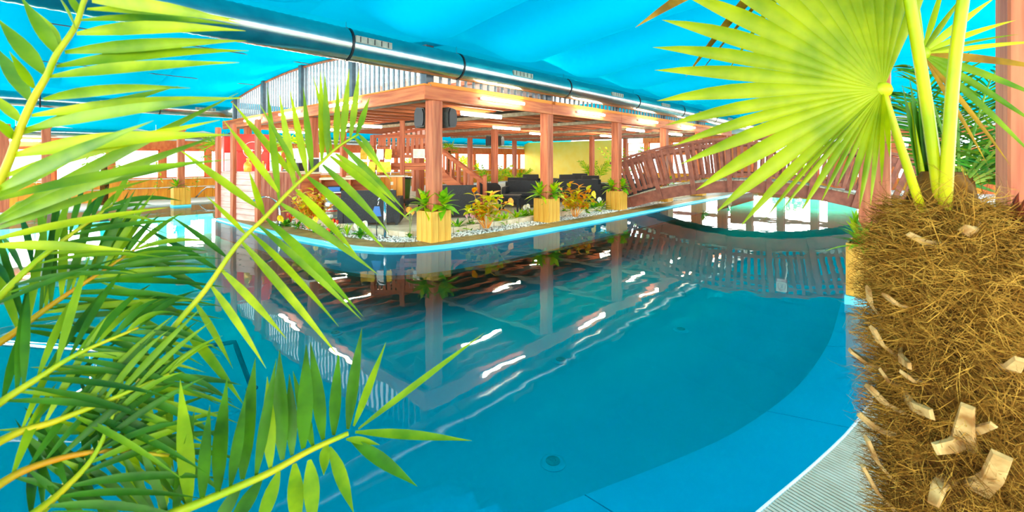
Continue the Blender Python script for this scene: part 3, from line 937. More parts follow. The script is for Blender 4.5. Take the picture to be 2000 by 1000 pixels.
c1 = px(497, 300, 12.4); cooler((c1.x, c1.y, 0.11), R(24), 'red drinks cooler with a white cola logo behind the bar', 0.80, 2.18)
c2 = px(456, 300, 13.1); cooler((c2.x, c2.y, 0.11), R(38), 'red drinks cooler with a white door, left of the logo cooler', 0.56, 2.16, False, True)
MB().lathe([(0.10, 0), (0.10, 0.05), (0.06, 0.10)], 12)
b = thing('fan_motor', 'small dark unit on top of the white-doored cooler', 'appliance', (c2.x - .12, c2.y, 2.275))
MB().lathe([(0.11, 0), (0.11, 0.05), (0.08, 0.07)], 14).build('housing', 'darkgrey', b)
MB().lathe([(0.05, 0.07), (0.05, 0.10), (0.02, 0.11)], 12).build('vent_cap', 'black', b)

def bottle(loc, label, material, h=0.30, r=0.04, cap='gold'):
    o = thing('bottle', label, 'bottle', loc, group='bottles on the bar')
    MB().lathe([(r * .9, 0), (r, .01), (r, h * .55), (r * .75, h * .68), (r * .38, h * .76), (r * .36, h * .92)], 12).build('glass_body', material, o, True)
    MB().lathe([(r * .42, h * .91), (r * .42, h), (r * .3, h * 1.005)], 10).build('cap', cap, o)
    return o
p = px(484, 336, 11.3)
bottle((p.x, p.y, 1.287), 'big gold-capped bottle on the bar in front of the red cooler', 'gold', 0.34, 0.09)
p = px(514, 336, 11.4)
bottle((p.x, p.y, 1.287), 'small gold-topped bottle on the bar beside the red post', 'gold', 0.27, 0.045)
# back shelf with jars and coffee machine
sh = px(582, 330, 12.3)
bs = thing('back_bar', 'dark back bar with a bottle shelf behind the plank counter', 'shelf unit', (sh.x, sh.y, 0.11), ANG)
MB().box((0, 0, 0.55), (0.5, 1.7, 1.1), bev=.01).build('cabinet', 'joist', bs)
MB().box((0, 0, 1.13), (0.55, 1.75, 0.05), bev=.006).build('worktop', 'beige', bs)
MB().box((0.1, 0, 1.52), (0.3, 1.6, 0.03)).build('shelf', 'white', bs)
for y in (-.78, .78): MB().box((0.1, y, 1.34), (0.26, 0.03, 0.36)).build('shelf_bracket', 'black', bs)
for i in range(6):
    p = Matrix.Rotation(ANG, 3, 'Z') @ Vector((0.08, -0.5 + 0.2 * i, 0))
    o = thing('syrup_bottle', 'cream syrup bottle with a brown lid on the back shelf, %s from the right' % ORD[i], 'bottle', (sh.x + p.x, sh.y + p.y, 1.65), group='syrup bottles on the back shelf')
    MB().lathe([(.055, 0), (.06, .01), (.06, .22), (.03, .27)], 12).build('body', 'paper', o, True)
    MB().lathe([(.034, .265), (.034, .31), (.02, .32)], 10).build('lid', 'joist', o)
cm = thing('coffee_machine', 'black and steel coffee machine on the back bar', 'coffee machine', (sh.x - .05, sh.y - .1, 1.27), ANG - R(60))
MB().box((0, 0, 0.12), (0.5, 0.3, 0.24), bev=.015).build('body', 'black', cm)
MB().box((0, -0.16, 0.05), (0.46, 0.06, 0.03)).build('drip_tray', 'steel', cm)
for x in (-.13, .13): MB().lathe([(.03, 0), (.03, .06)], 10, (x, -.17, .12)).build('brew_head', 'steel', cm)
# white cups / till
ct = px(533, 334, 11.9)
o = thing('cup_stack', 'stack of white cups beside the cooler', 'cups', (ct.x, ct.y, 1.287))
MB().lathe([(.04, 0), (.055, .05), (.05, .05), (.06, .12), (.055, .12), (.065, .19), (.06, .19), (.07, .26)], 14).build('cups', 'white', o, True)
MB().lathe([(.07, .26), (.075, .275), (.03, .285)], 14).build('lid', 'blue', o)
# service counter at right of the bar opening, with keg and bin
sc_ = px(738, 345, 12.6)
co = thing('service_counter', 'orange plank service counter beneath the stair landing', 'counter', (sc_.x, sc_.y, 0.11), R(4))
for j in range(9):
    MB().box((-0.66 + .165 * j, -0.25, 0.5), (0.158, 0.03, 1.0), bev=.004).build('front_board', 'wallboard', co)
MB().box((0, 0, 0.5), (1.45, 0.44, 0.98)).build('carcass', 'redwood', co)
MB().box((0, -.02, 1.02), (1.6, 0.62, 0.045), bev=.008).build('worktop', 'beige', co)
for j in range(4): MB().box((0.45, -0.275, 0.22 + .2 * j), (0.07, 0.012, 0.09)).build('sticker', 'paper', co)
kg = ground(629, 408, 0.11)
def keg(loc, label):
    o = thing('beer_keg', label, 'keg', loc, group='steel kegs')
    MB().lathe([(.17, 0), (.19, .02), (.19, .08), (.175, .10), (.195, .14), (.195, .24), (.18, .27), (.195, .30), (.195, .42), (.17, .46)], 20).build('barrel', 'keg', o, True)
    MB().lathe([(.198, .19), (.198, .225)], 20).build('red_band', 'signred', o)
    MB().lathe([(.165, .46), (.185, .48), (.185, .56), (.165, .57), (.165, .48)], 20).build('chime', 'keg', o, True)
    MB().lathe([(.03, .46), (.03, .54), (.015, .55)], 10).build('valve', 'steel', o)
keg((-4.55, 11.2, 0.11), 'steel beer keg with a red band left of the dark armchair')
keg((-3.98, 11.7, 0.11), 'second steel keg half hidden behind the dark armchair')
uc = thing('under_counter', 'open dark under-counter with a shelf behind the kegs', 'shelf unit', (-4.35, 11.95, 0.11), R(12))
MB().box((0, 0, 0.98), (1.5, 0.5, 0.05)).build('worktop', 'beige', uc)
MB().box((0, 0.2, 0.48), (1.5, 0.05, 0.95)).build('back_panel', 'joist', uc)
MB().box((0, 0, 0.62), (1.4, 0.42, 0.03)).build('shelf', 'paving', uc)
for x in (-.73, 0, .73): MB().box((x, 0, 0.48), (0.05, 0.48, 0.95)).build('side_panel', 'joist', uc)
o = thing('blue_box', 'flat blue box on the under-counter shelf', 'box', (-4.72, 11.78, 0.753), R(12))
MB().box((0, 0, .06), (0.3, 0.2, 0.12), bev=.006).build('box_body', 'blue', o)
MB().box((0, 0, .13), (0.31, 0.21, 0.02), bev=.004).build('box_lid', 'black', o)
gb = ground(786, 402, 0.11)
o = thing('waste_bin', 'green wheeled bin lined with a black bag beside the corner post', 'bin', (gb.x, gb.y, 0.11), R(10))
MB().add([(-.2, -.22, .05), (.2, -.22, .05), (.2, .22, .05), (-.2, .22, .05), (-.27, -.28, .9), (.27, -.28, .9), (.27, .28, .9), (-.27, .28, .9)],
         [(3, 2, 1, 0), (0, 1, 5, 4), (1, 2, 6, 5), (2, 3, 7, 6), (3, 0, 4, 7), (4, 5, 6, 7)]).build('bin_body', 'green_plastic', o)
MB().box((0, 0, .9), (0.60, 0.62, 0.06), bev=.02).build('bag_rim', 'bag', o)
MB().box((-.2, -.285, .62), (0.14, 0.02, 0.5), bev=.008).build('bag_fold', 'bag', o)
for y in (-.15, .15): MB().tube([(-.2, y, .07), (.2, y, .07)], .06, 12).build('wheel', 'black', o)
# snack rack with yellow bags
rk = px(738, 300, 12.25)
o = thing('snack_rack', 'wire rack hung with bright yellow snack bags on the service counter', 'rack', (sc_.x - .05, sc_.y - .05, 1.155), R(4))
for x in (-.4, .0, .4): MB().tube([(x, .1, 0), (x, .1, .85)], .01, 6).build('upright', 'steel', o)
for z in (.35, .82): MB().tube([(-.42, .1, z), (.42, .1, z)], .008, 6).build('crossbar', 'steel', o)
i = 0
for z in (.08, .44):
    for x in (-.34, -.12, .12, .34):
        i += 1
        bgm = MB().add([(-.09, 0, 0), (.09, 0, 0), (.1, -.03, .15), (-.1, -.03, .15), (-.09, 0, .3), (.09, 0, .3), (.1, .03, .15), (-.1, .03, .15)],
                       [(0, 1, 2, 3), (3, 2, 5, 4), (1, 0, 7, 6), (6, 7, 4, 5), (0, 3, 4, 7), (2, 1, 6, 5)])
        wp = Vector((sc_.x - .05, sc_.y - .05, 1.155)) + Matrix.Rotation(R(4), 3, 'Z') @ Vector((x, .03, z))
        bo = bgm.build('snack_bag', ('yellow', 'white', 'yellow', 'gold')[(i * 3) % 4 if i % 3 else 0], None, loc=wp, rot=(0, R(random.uniform(-6, 6)), R(4)))
        tag(bo, 'snack bag on the wire rack, %s row, %s from the left' % ('lower' if z < .2 else 'upper', ORD[(i - 1) % 4]), 'snack bag', 'snack bags on the wire rack')

# =================================================================== STAIRCASE
st = thing('staircase', 'red timber staircase and landing with slatted railings behind the corner post', 'staircase', (-3.55, 12.9, 0.11), R(3))
LZ = 1.28
MB().box((0.35, 0.55, LZ - .05), (1.75, 1.1, 0.1)).build('landing', 'redwood_x', st)
for x, y, h in ((0.35, 0, 2.62), (-.5, 0, 2.2), (1.2, 0, 2.3), (-.5, 1.1, 2.2), (1.2, 1.1, 2.3)):
    MB().box((x, y, h / 2), (0.13, 0.13, h), bev=.008).build('newel_post', 'redwood', st)
for z in (LZ + .06, LZ + .30, 2.16):
    MB().box((0.35, -.02, z), (1.7, 0.06, 0.10), bev=.006).build('rail', 'redwood_x', st)
for i in range(13):
    x = -.44 + .135 * i
    if abs(x - .35) < .07: continue
    MB().box((x, 0.0, (LZ + .3 + 2.16) / 2), (0.085, 0.03, 2.16 - LZ - .3)).build('baluster', 'redwood', st)
for z in (LZ + .4, 2.2): MB().bar((-.5, 1.12, z + .0), (1.2, 1.12, z + .35), 0.05, 0.09).build('rail', 'redwood_x', st)
for i in range(11): MB().bar((-.44 + .155 * i, 1.12, LZ + .42 + .03 * i), (-.44 + .155 * i, 1.12, 2.3 + .03 * i), 0.08, 0.03).build('baluster', 'pinkwood', st)
# flight coming down to the right
FX0, FX1, FZ0, FZ1 = 1.2, 2.75, LZ, 0.05
for y in (0.05, 1.05):
    MB().bar((FX0, y, FZ0 - .05), (FX1, y, FZ1 + .02), 0.05, 0.26).build('stringer', 'redwood_x', st)
    MB().bar((FX0 + .05, y, FZ0 + .62), (FX1, y, FZ1 + .72), 0.06, 0.10).build('handrail', 'redwood_x', st)
    MB().box((FX1, y, 0.5), (0.12, 0.12, 1.0), bev=.006).build('newel_post', 'redwood', st)
    for i in range(7):
        x = FX0 + .15 + .2 * i
        zz = FZ0 + (FZ1 - FZ0) * (x - FX0) / (FX1 - FX0)
        MB().box((x, y, zz + .36), (0.07, 0.03, 0.62)).build('baluster', 'redwood', st)
for i in range(6):
    x = FX0 + .14 + .25 * i
    MB().box((x, 0.55, FZ0 - .2 * (i + 1) + .03), (0.27, 1.0, 0.035)).build('tread', 'walkboard', st)
o = thing('notice', 'cream two-page notice pinned to the landing railing', 'notice', Vector(st.location) + Vector((0.85, -.02, 1.66)), R(3))
MB().box((-.085, -.055, 0), (0.165, 0.006, 0.26)).build('page', 'paper', o)
MB().box((.085, -.055, 0), (0.165, 0.006, 0.26)).build('page', 'paper', o)
mm = MB()
for i in range(8): mm.box((-.085, -.0595, .1 - .026 * i), (0.12, 0.002, 0.006)); mm.box((.085, -.0595, .1 - .026 * i), (0.11, 0.002, 0.006))
mm.build('print_lines', 'soffit', o)

# =================================================================== LOUNGE SEATS
def arm_profile(d, h):
    return [(-d / 2, 0.06), (d / 2, 0.06), (d / 2, h), (-d / 2 + .12, h), (-d / 2 + .05, h - .03), (-d / 2 + .01, h - .09), (-d / 2, h - .16)]
SEAT = {}
def seat_proto(w, hb=0.80):
    key = (w, hb)
    if key in SEAT: return SEAT[key]
    d = 0.82
    am = MB()
    P = arm_profile(d, 0.62)
    ms = {'arm': MB().add([(-.06, y, z) for y, z in P] + [(.06, y, z) for y, z in P],
                          [tuple(range(6, -1, -1)), tuple(range(7, 14))] + [(i, (i + 1) % 7, 7 + (i + 1) % 7, 7 + i) for i in range(7)]).mesh('arm', 'rattan'),
          'back': MB().add([(-w / 2, .26, .06), (w / 2, .26, .06), (w / 2, .38, .06), (-w / 2, .38, .06),
                            (-w / 2 + .03, .33, hb), (w / 2 - .03, .33, hb), (w / 2 - .03, .44, hb), (-w / 2 + .03, .44, hb)],
                           [(3, 2, 1, 0), (4, 5, 6, 7), (0, 1, 5, 4), (1, 2, 6, 5), (2, 3, 7, 6), (3, 0, 4, 7)]).mesh('backrest', 'rattan'),
          'base': MB().box((0, -.06, .2), (w - .1, .68, .24), bev=.01).mesh('seat_base', 'rattan'),
          'cush': MB().box((0, -.08, .38), (w - .24, .62, .12), bev=.03).mesh('seat_cushion', 'cushion'),
          'foot': MB().box((0, 0, .03), (.06, .06, .06)).mesh('foot', 'black')}
    SEAT[key] = ms
    return ms
def seat(loc, rz, label, w=0.78, nm='armchair', hb=0.80):
    ms = seat_proto(w, hb)
    o = thing(nm, label, 'sofa' if nm == 'sofa' else 'armchair', loc, rz, group='black rattan lounge seats')
    obj('seat_base', ms['base'], o); obj('seat_cushion', ms['cush'], o); obj('backrest', ms['back'], o)
    for x in (-w / 2, w / 2): obj('arm', ms['arm'], o, (x, 0, 0))
    for x in (-w / 2 + .02, w / 2 - .02):
        for y in (-.34, .33): obj('foot', ms['foot'], o, (x, y, 0))
    return o
Z = 0.102
# local -y is the seat's front; rz turns it
g_ = ground(728, 437, Z); seat((g_.x - .05, g_.y + .1, Z), R(180) + R(8), 'black rattan sofa seen from behind beside the steel shower pole', 1.25, 'sofa')
g_ = ground(893, 424, Z); seat((g_.x - .1, g_.y + .2, Z), R(180) + R(10), 'black rattan sofa seen from behind just right of the corner post', 1.15, 'sofa', 0.84)
g_ = ground(1035, 404, Z); seat((g_.x - .1, g_.y + .2, Z), R(-10), 'black rattan sofa facing the pool between the first two planters', 1.35, 'sofa')
g_ = ground(955, 392, Z); seat((g_.x, g_.y, Z), R(95), 'black armchair side-on behind the first croton bush', 0.78)
g_ = ground(1010, 386, Z); seat((g_.x, g_.y, Z), R(180), 'black armchair behind the sofa that faces the pool', 0.78)
g_ = ground(1127, 394, Z); seat((g_.x, g_.y, Z), R(170), 'black rattan sofa behind the croton of the second planter', 1.5, 'sofa')
g_ = ground(1185, 396, Z); seat((g_.x + .1, g_.y + .5, Z), R(95), 'black armchair just left of the third planter post', 0.78)
g_ = ground(1255, 390, Z); seat((g_.x, g_.y, Z), R(200), 'black armchair behind the foot of the bridge', 0.9)
for i, (x, y, r, lab) in enumerate(((1040, 376, 10, 'left of the second planter post'), (1100, 374, 200, 'right behind the second planter post'), (1135, 372, 0, 'before the yellow wall, middle one'),
                                    (1150, 378, 180, 'nearest the yellow wall palm'), (1270, 372, 90, 'behind the bridge railing'), (1215, 375, 180, 'behind the third planter post'))):
    g_ = ground(x, y, Z)
    seat((g_.x, g_.y, Z), R(r), 'distant black armchair ' + lab, 0.78)
def table(loc, rz, label, w=0.55, h=0.42):
    o = thing('side_table', label, 'table', loc, rz, group='black rattan side tables')
    MB().box((0, 0, h - .02), (w, w, .04), bev=.006).build('table_top', 'black', o)
    MB().box((0, 0, h - .07), (w - .04, w - .04, .06)).build('apron', 'rattan', o)
    lm = MB().box((0, 0, h / 2 - .04), (.05, .05, h - .08)).mesh('leg', 'rattan')
    for x in (-1, 1):
        for y in (-1, 1): obj('leg', lm, o, (x * (w / 2 - .04), y * (w / 2 - .04), .0))
g_ = ground(1000, 412, Z); table((g_.x - .05, g_.y + .1, Z), R(-10), 'black side table in front of the pool-facing sofa', 0.6, 0.46)
g_ = ground(806, 420, Z); table((g_.x, g_.y + .1, Z), R(30), 'black side table behind the corner planter')
g_ = ground(1165, 388, Z); table((g_.x, g_.y, Z), R(10), 'black side table by the third planter armchair')

# =================================================================== POOLSIDE FITTINGS
g_ = ground(752, 465, 0.055)
o = thing('shower_pole', 'slim steel shower pole at the pool edge left of the corner planter', 'shower', g_)
MB().lathe([(.07, 0), (.07, .012), (.03, .02)], 16).build('base_plate', 'steel', o)
MB().tube([(0, 0, 0.01), (0, 0, .80)], .028, 12).build('pole', 'steel', o, True)
MB().tube([(0.02, 0, .79), (-.02, 0, .80), (-.10, -.02, .79), (-.13, -.02, .73)], [.03, .028, .02, .022], 10).build('spout', 'steel', o, True)
MB().tube([(-.11, -.02, .75), (-.13, -.03, .66)], .006, 6).build('chain', 'steel', o)
g_ = px(735, 417, 8.95)
o = thing('small_blue_sign', 'small blue plate on a post in front of the dark sofa', 'sign', (g_.x, g_.y, 0.055))
MB().add([(-.10, 0, .40), (.10, 0, .40), (.06, 0, .60), (-.04, 0, .60), (-.10, .012, .40), (.10, .012, .40), (.06, .012, .60), (-.04, .012, .60)],
         [(0, 1, 2, 3), (7, 6, 5, 4), (0, 4, 5, 1), (1, 5, 6, 2), (2, 6, 7, 3), (3, 7, 4, 0)]).build('sign_plate', 'blue', o)
MB().tube([(0, .02, 0), (0, .02, .5)], .01, 8).build('stake', 'black', o)
g_ = ground(543, 441, 0.055)
o = thing('waterfall_spout', 'curved steel waterfall spout arching over the island edge', 'fountain', g_, R(42))
A = [(0.02, 0, 0), (0.03, 0, .25), (0, 0, .48), (-.10, 0, .62), (-.26, 0, .69), (-.42, 0, .67), (-.56, 0, .58)]
A = catmull(A, 4)
V = []
for p in A:
    for y in (-.11, .11): V += [(p.x, y, p.z), (p.x + .0, y, p.z + .0)]
mm = MB(); V = []
for i, p in enumerate(A):
    d = (A[min(i + 1, len(A) - 1)] - A[max(i - 1, 0)]).normalized()
    nn = Vector((-d.z, 0, d.x)) * .012
    V += [p + nn + Vector((0, -.11, 0)), p + nn + Vector((0, .11, 0)), p - nn + Vector((0, .11, 0)), p - nn + Vector((0, -.11, 0))]
mm.add(V, [(i * 4 + j, i * 4 + (j + 1) % 4, i * 4 + 4 + (j + 1) % 4, i * 4 + 4 + j) for i in range(len(A) - 1) for j in range(4)] + [(3, 2, 1, 0), tuple((len(A) - 1) * 4 + j for j in range(4))])
mm.build('spout_band', 'steel', o, True)
MB().box((.02, 0, .012), (.14, .3, .024), bev=.004).build('foot_plate', 'steel', o)
# grab rail beyond the bar
g_ = ground(387, 386, 0.05)
o = thing('grab_rail', 'bent steel grab rail on the left deck beyond the bar', 'handrail', g_)
for y in (0, .6):
    MB().tube([(-.1, y, 0), (0.15, y, .28), (.35, y, .42), (.9, y, .42), (.9, y, 0)], .03, 8).build('rail_tube', 'steel', o, True)
# entry handrail in the near-left water
def pw_(x, y, z):
    d = (CAM_Z - z) * F_PX / (y - HZ)
    return Vector(((x - 1000) / F_PX * d, d, z))
o = thing('entry_handrail', 'polished steel handrail descending the steps at the near left', 'handrail', pw_(285, 700, -.3))
lc = Vector(o.location)
a, b, c_ = pw_(-30, 668, 0.34), pw_(284, 690, 0.30), pw_(60, 822, -0.15)
MB().tube([p - lc for p in (a, b)], .021, 10).build('rail_tube', 'steel', o, True)
MB().tube([p - lc for p in (b, b.lerp(c_, .5), c_)], .016, 10).build('rail_tube', 'steel', o, True)
mid = a.lerp(b, .68)
MB().tube([mid - lc, Vector((mid.x, mid.y, -0.6)) - lc], .018, 10).build('rail_post', 'steel', o, True)
MB().lathe([(.07, 0), (.07, .012), (.03, .02)], 16, tuple(Vector((mid.x, mid.y, -.6)) - lc)).build('floor_flange', 'steel', o)
u0, u1, u2 = pw_(320, 688, -.35), pw_(458, 668, -.35), pw_(492, 760, -.9)
o = thing('underwater_rail', 'dark bent rail below the water right of the steel handrail', 'handrail', u0)
MB().tube([p - u0 for p in (u0, u0.lerp(u1, .93), u1, u1.lerp(u2, .08), u2)], .024, 8).build('rail_tube', 'darkgrey', o, True)
MB().lathe([(.06, 0), (.06, .012), (.03, .02)], 14, tuple(u2 - u0)).build('floor_flange', 'darkgrey', o)

# =================================================================== PALM TOOLS
def blade(base, tip, w, nrm, sag=0.0, n=7, fold=0.35, wmax=0.35, w0=0.25):
    base, tip = Vector(base), Vector(tip)
    d = tip - base
    sd = d.cross(Vector(nrm))
    if sd.length < 1e-6: sd = d.cross(Vector((0, 0, 1)))
    sd.normalize()
    up = sd.cross(d).normalized()
    V = []
    for i in range(n + 1):
        f = i / n
        c = base + d * f + Vector((0, 0, -sag * f * f + sag * f * .55 * 0))
        if f < wmax: ww = w0 + (1 - w0) * math.sin(f / wmax * math.pi / 2)
        else: ww = math.cos((f - wmax) / (1 - wmax) * math.pi / 2) ** 1.15
        h = w / 2 * max(ww, 0.02)
        V += [c - sd * h + up * h * fold, c, c + sd * h + up * h * fold]
    Fc = []
    for i in range(n):
        a = 3 * i
        Fc += [(a, a + 1, a + 4, a + 3), (a + 1, a + 2, a + 5, a + 4)]
    return MB().add(V, Fc)
def cpx(P): return [px(*p) for p in P]
def frond(parent, rpts, r0, r1, label=None, mat_='rachis'):
    pts = catmull(rpts, 6)
    org = Vector(parent.location)
    fo = MB().tube([p - org for p in pts], [r0 + (r1 - r0) * i / (len(pts) - 1) for i in range(len(pts))], 7).build('frond', mat_, parent, True)
    return fo, pts, org
def leaflets(fo, org, items, mats, sag=0.02, fold=0.35, nm='leaflet', wmax=.35):
    for (b, t, w) in items:
        c = (Vector(b) + Vector(t)) / 2
        nrm = (Vector((0, 0, CAM_Z)) - c).normalized() + Vector((random.uniform(-.5, .5), random.uniform(-.3, .3), random.uniform(0, .8)))
        m_ = random.choice(mats)
        blade(Vector(b) - org, Vector(t) - org, w, nrm, sag * random.uniform(.5, 1.5), fold=fold * random.uniform(.6, 1.4), wmax=wmax).build(nm, m_, fo, True)
def auto_items(pts, n, length, width, nrm, ang0=65, ang1=25, jitter=.15, start=.12, both=True, drop=0.0):
    out = []
    Ls = resample(pts, 0.01)
    for i in range(n):
        u = start + (1 - start) * i / (n - 1)
        k = min(len(Ls) - 1, int(u * (len(Ls) - 1)))
        p = Ls[k]
        tan = (Ls[min(k + 3, len(Ls) - 1)] - Ls[max(k - 3, 0)]).normalized()
        sd = tan.cross(Vector(nrm)).normalized()
        a = R(ang0 + (ang1 - ang0) * u + random.uniform(-8, 8))
        ln = length * (0.55 + 0.45 * math.sin(math.pi * min(1, u * .9 + .18))) * random.uniform(1 - jitter, 1 + jitter)
        for s in ((-1, 1) if both else (1,)):
            d = tan * math.cos(a) + sd * s * math.sin(a) + Vector(nrm).normalized() * random.uniform(-.25, .25)
            out.append((p, p + d.normalized() * ln + Vector((0, 0, -drop * ln)), width * random.uniform(.8, 1.15)))
    return out
WS = 0.95
def manual(P, dbase, pairs, default_w, dj=0.12):
    """pairs: (bx, by, tx, ty[, w px]) pixels of the photo; depth taken from the frond"""
    out = []
    for q in pairs:
        bx, by, tx, ty = q[:4]
        w = q[4] if len(q) > 4 else default_w
        d = dbase(bx, by)
        dt = d + random.uniform(-dj, dj)
        out.append((px(bx, by, d), px(tx, ty, dt), w * WS * d / F_PX))
    return out

# =================================================================== LEFT PALM A (tall frond across the upper left)
pa = thing('areca_palm', 'tall feathery palm whose bright frond arches across the upper left', 'palm', (-1.35, 0.15, 0.02))
rp = cpx([(215, -90, .86), (190, -40, .84), (165, 0, .83), (147, 52, .82), (110, 107, .80), (92, 147, .80), (67, 190, .79), (42, 245, .78), (15, 320, .77), (-20, 390, .76), (-150, 620, .7), (-420, 1050, .55)])
fo, pts, org = frond(pa, rp[::-1], .0075, .0035)
D1 = lambda x, y: .83 - .06 * max(0, min(1, y / 330))
R1 = [(180, 2, 470, 12, 26), (170, 18, 478, 22, 24), (158, 40, 470, 20, 20), (150, 66, 480, 24, 28), (127, 102, 482, 62, 26), (110, 130, 486, 68, 30), (97, 150, 467, 100, 28), (85, 194, 372, 128, 22),
      (62, 226, 480, 166, 26), (50, 252, 470, 158, 24), (38, 262, 350, 150, 24), (20, 305, 452, 218, 34), (5, 345, 430, 210, 26), (-10, 375, 300, 215, 30), (-20, 395, 450, 270, 28)]
L1 = [(112, 106, 40, -8, 26), (118, 90, 70, 22, 22), (88, 146, -5, 36, 30), (57, 196, -8, 92, 30), (66, 172, 18, 100, 16), (147, 55, 113, -10, 18), (155, 30, 128, -20, 16), (42, 240, -20, 180, 20), (30, 275, -30, 220, 24)]
leaflets(fo, org, manual(None, D1, R1, 26), ['frond', 'frond', 'frondmid'], .03)
leaflets(fo, org, manual(None, D1, L1, 24), ['frond', 'frondmid'], .0)
# second, lower frond of palm A: long arching leaflets through the mid left
rp = cpx([(-400, 980, .6), (-160, 640, .8), (-60, 500, .9), (-15, 440, .95), (40, 395, 1.0)])
fo, pts, org = frond(pa, rp, .010, .004, mat_='rachis')
D2 = lambda x, y: .92
leaflets(fo, org, manual(None, D2, [(-10, 432, 465, 170, 24), (-15, 440, 440, 236, 24), (-20, 452, 300, 330, 20), (-20, 470, 330, 390, 20), (-30, 400, 240, 240, 20), (30, 398, 420, 300, 18), (-20, 480, 260, 470, 20)], 28), ['frond', 'frondmid'], .02)

# =================================================================== LEFT PALM B (three fronds over the water)
pb = thing('areca_palm', 'dense green feathery palm filling the lower left over the water', 'palm', (-1.05, 0.45, 0.02))
rp = cpx([(-140, 1380, .62), (0, 1100, .75), (90, 990, .85), (170, 900, .9), (250, 785, .96), (330, 652, 1.02), (400, 568, 1.06), (462, 480, 1.1), (520, 422, 1.14), (572, 367, 1.18), (622, 322, 1.22), (660, 287, 1.26), (700, 262, 1.3)])
fo, pts, org = frond(pb, rp, .009, .0035)
def D3(x, y):
    f = max(0, min(1, (980 - y) / 720))
    return .86 + .44 * f
UP = [(545, 378, 435, 233, 18), (508, 408, 345, 288, 18), (516, 420, 486, 333, 14), (545, 390, 522, 170, 16), (575, 365, 545, 180, 18), (580, 352, 452, 198, 16), (600, 342, 566, 174, 16), (610, 330, 592, 170, 16),
      (628, 316, 626, 138, 18), (640, 305, 634, 140, 16), (655, 292, 660, 160, 16), (668, 280, 682, 134, 16), (684, 270, 702, 132, 16), (697, 262, 722, 190, 14), (480, 458, 400, 380, 12), (590, 350, 505, 200, 14), (648, 300, 612, 150, 14)]
DN = [(470, 470, 664, 688, 20), (490, 455, 662, 616, 18), (505, 440, 709, 613, 18), (520, 427, 709, 596, 20), (545, 395, 739, 524, 20), (577, 370, 700, 490, 22), (600, 345, 752, 470, 22), (630, 322, 760, 442, 20), (645, 305, 800, 420, 18), (655, 300, 772, 385, 18),
      (670, 287, 790, 395, 16), (690, 266, 765, 345, 14), (700, 262, 745, 310, 12), (352, 631, 478, 769, 20), (430, 525, 560, 650, 18), (410, 555, 520, 700, 16), (380, 590, 455, 700, 14), (300, 690, 340, 900, 22), (270, 740, 330, 960, 24), (330, 650, 335, 860, 16)]
LF = [(330, 652, 140, 560, 18), (300, 700, 110, 600, 18), (360, 615, 180, 530, 16), (400, 568, 240, 470, 16), (430, 530, 270, 430, 14), (270, 745, 60, 690, 20), (240, 800, 30, 760, 20), (210, 845, -10, 830, 22), (445, 505, 330, 410, 14)]
WS = 0.85
leaflets(fo, org, manual(None, D3, UP, 16), ['frond', 'frondmid', 'frond'], .0)
leaflets(fo, org, manual(None, D3, DN, 18), ['frondmid', 'frond', 'frondmid'], .02)
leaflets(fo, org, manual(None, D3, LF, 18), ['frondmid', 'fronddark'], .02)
WS = 1.0
# lower frond reaching right
rp = cpx([(-60, 1420, .6), (120, 1150, .75), (280, 1030, .86), (400, 978, .94), (520, 926, 1.02), (604, 880, 1.08), (680, 846, 1.13)])
fo, pts, org = frond(pb, rp, .012, .006, mat_='rachis')
D4 = lambda x, y: .94 + .22 * max(0, min(1, (x - 400) / 300))
F4U = [(691, 832, 754, 668, 15), (680, 838, 707, 640, 24), (652, 850, 662, 686, 22), (631, 859, 606, 668, 26), (612, 872, 572, 724, 20), (592, 876, 598, 672, 30), (570, 890, 565, 730, 22), (552, 898, 546, 682, 30), (528, 914, 522, 735, 24), (500, 930, 540, 700, 20),
       (474, 936, 499, 698, 30), (450, 950, 480, 770, 20), (426, 964, 444, 736, 30), (395, 978, 410, 790, 22), (370, 990, 352, 742, 28), (340, 1004, 380, 800, 24), (318, 1012, 320, 790, 26), (280, 1030, 240, 820, 26), (700, 838, 946, 650, 15)]
F4D = [(694, 844, 922, 853, 18), (688, 862, 815, 941, 24), (643, 874, 691, 996, 26), (604, 898, 612, 1030, 30), (575, 905, 580, 1040, 30), (545, 920, 500, 1040, 26), (640, 866, 632, 920, 22), (510, 936, 440, 1040, 28), (470, 950, 400, 1060, 26), (676, 858, 742, 862, 14)]
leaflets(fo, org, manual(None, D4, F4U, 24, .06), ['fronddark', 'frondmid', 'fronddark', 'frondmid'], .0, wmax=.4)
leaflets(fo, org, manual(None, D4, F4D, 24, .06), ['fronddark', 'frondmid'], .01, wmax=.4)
# orange-ribbed frond at mid left
rp = cpx([(-380, 900, .6), (-160, 760, .8), (0, 668, .9), (60, 625, .94), (120, 582, .98), (200, 530, 1.03), (262, 488, 1.08)])
fo, pts, org = frond(pb, rp, .010, .003, mat_='rachisorange')
leaflets(fo, org, [(b, t, w) for b, t, w in auto_items(pts[12:], 18, .30, .016, (0.3, -1, .3), 60, 25)], ['frondmid', 'fronddark', 'fronddark'], .04)
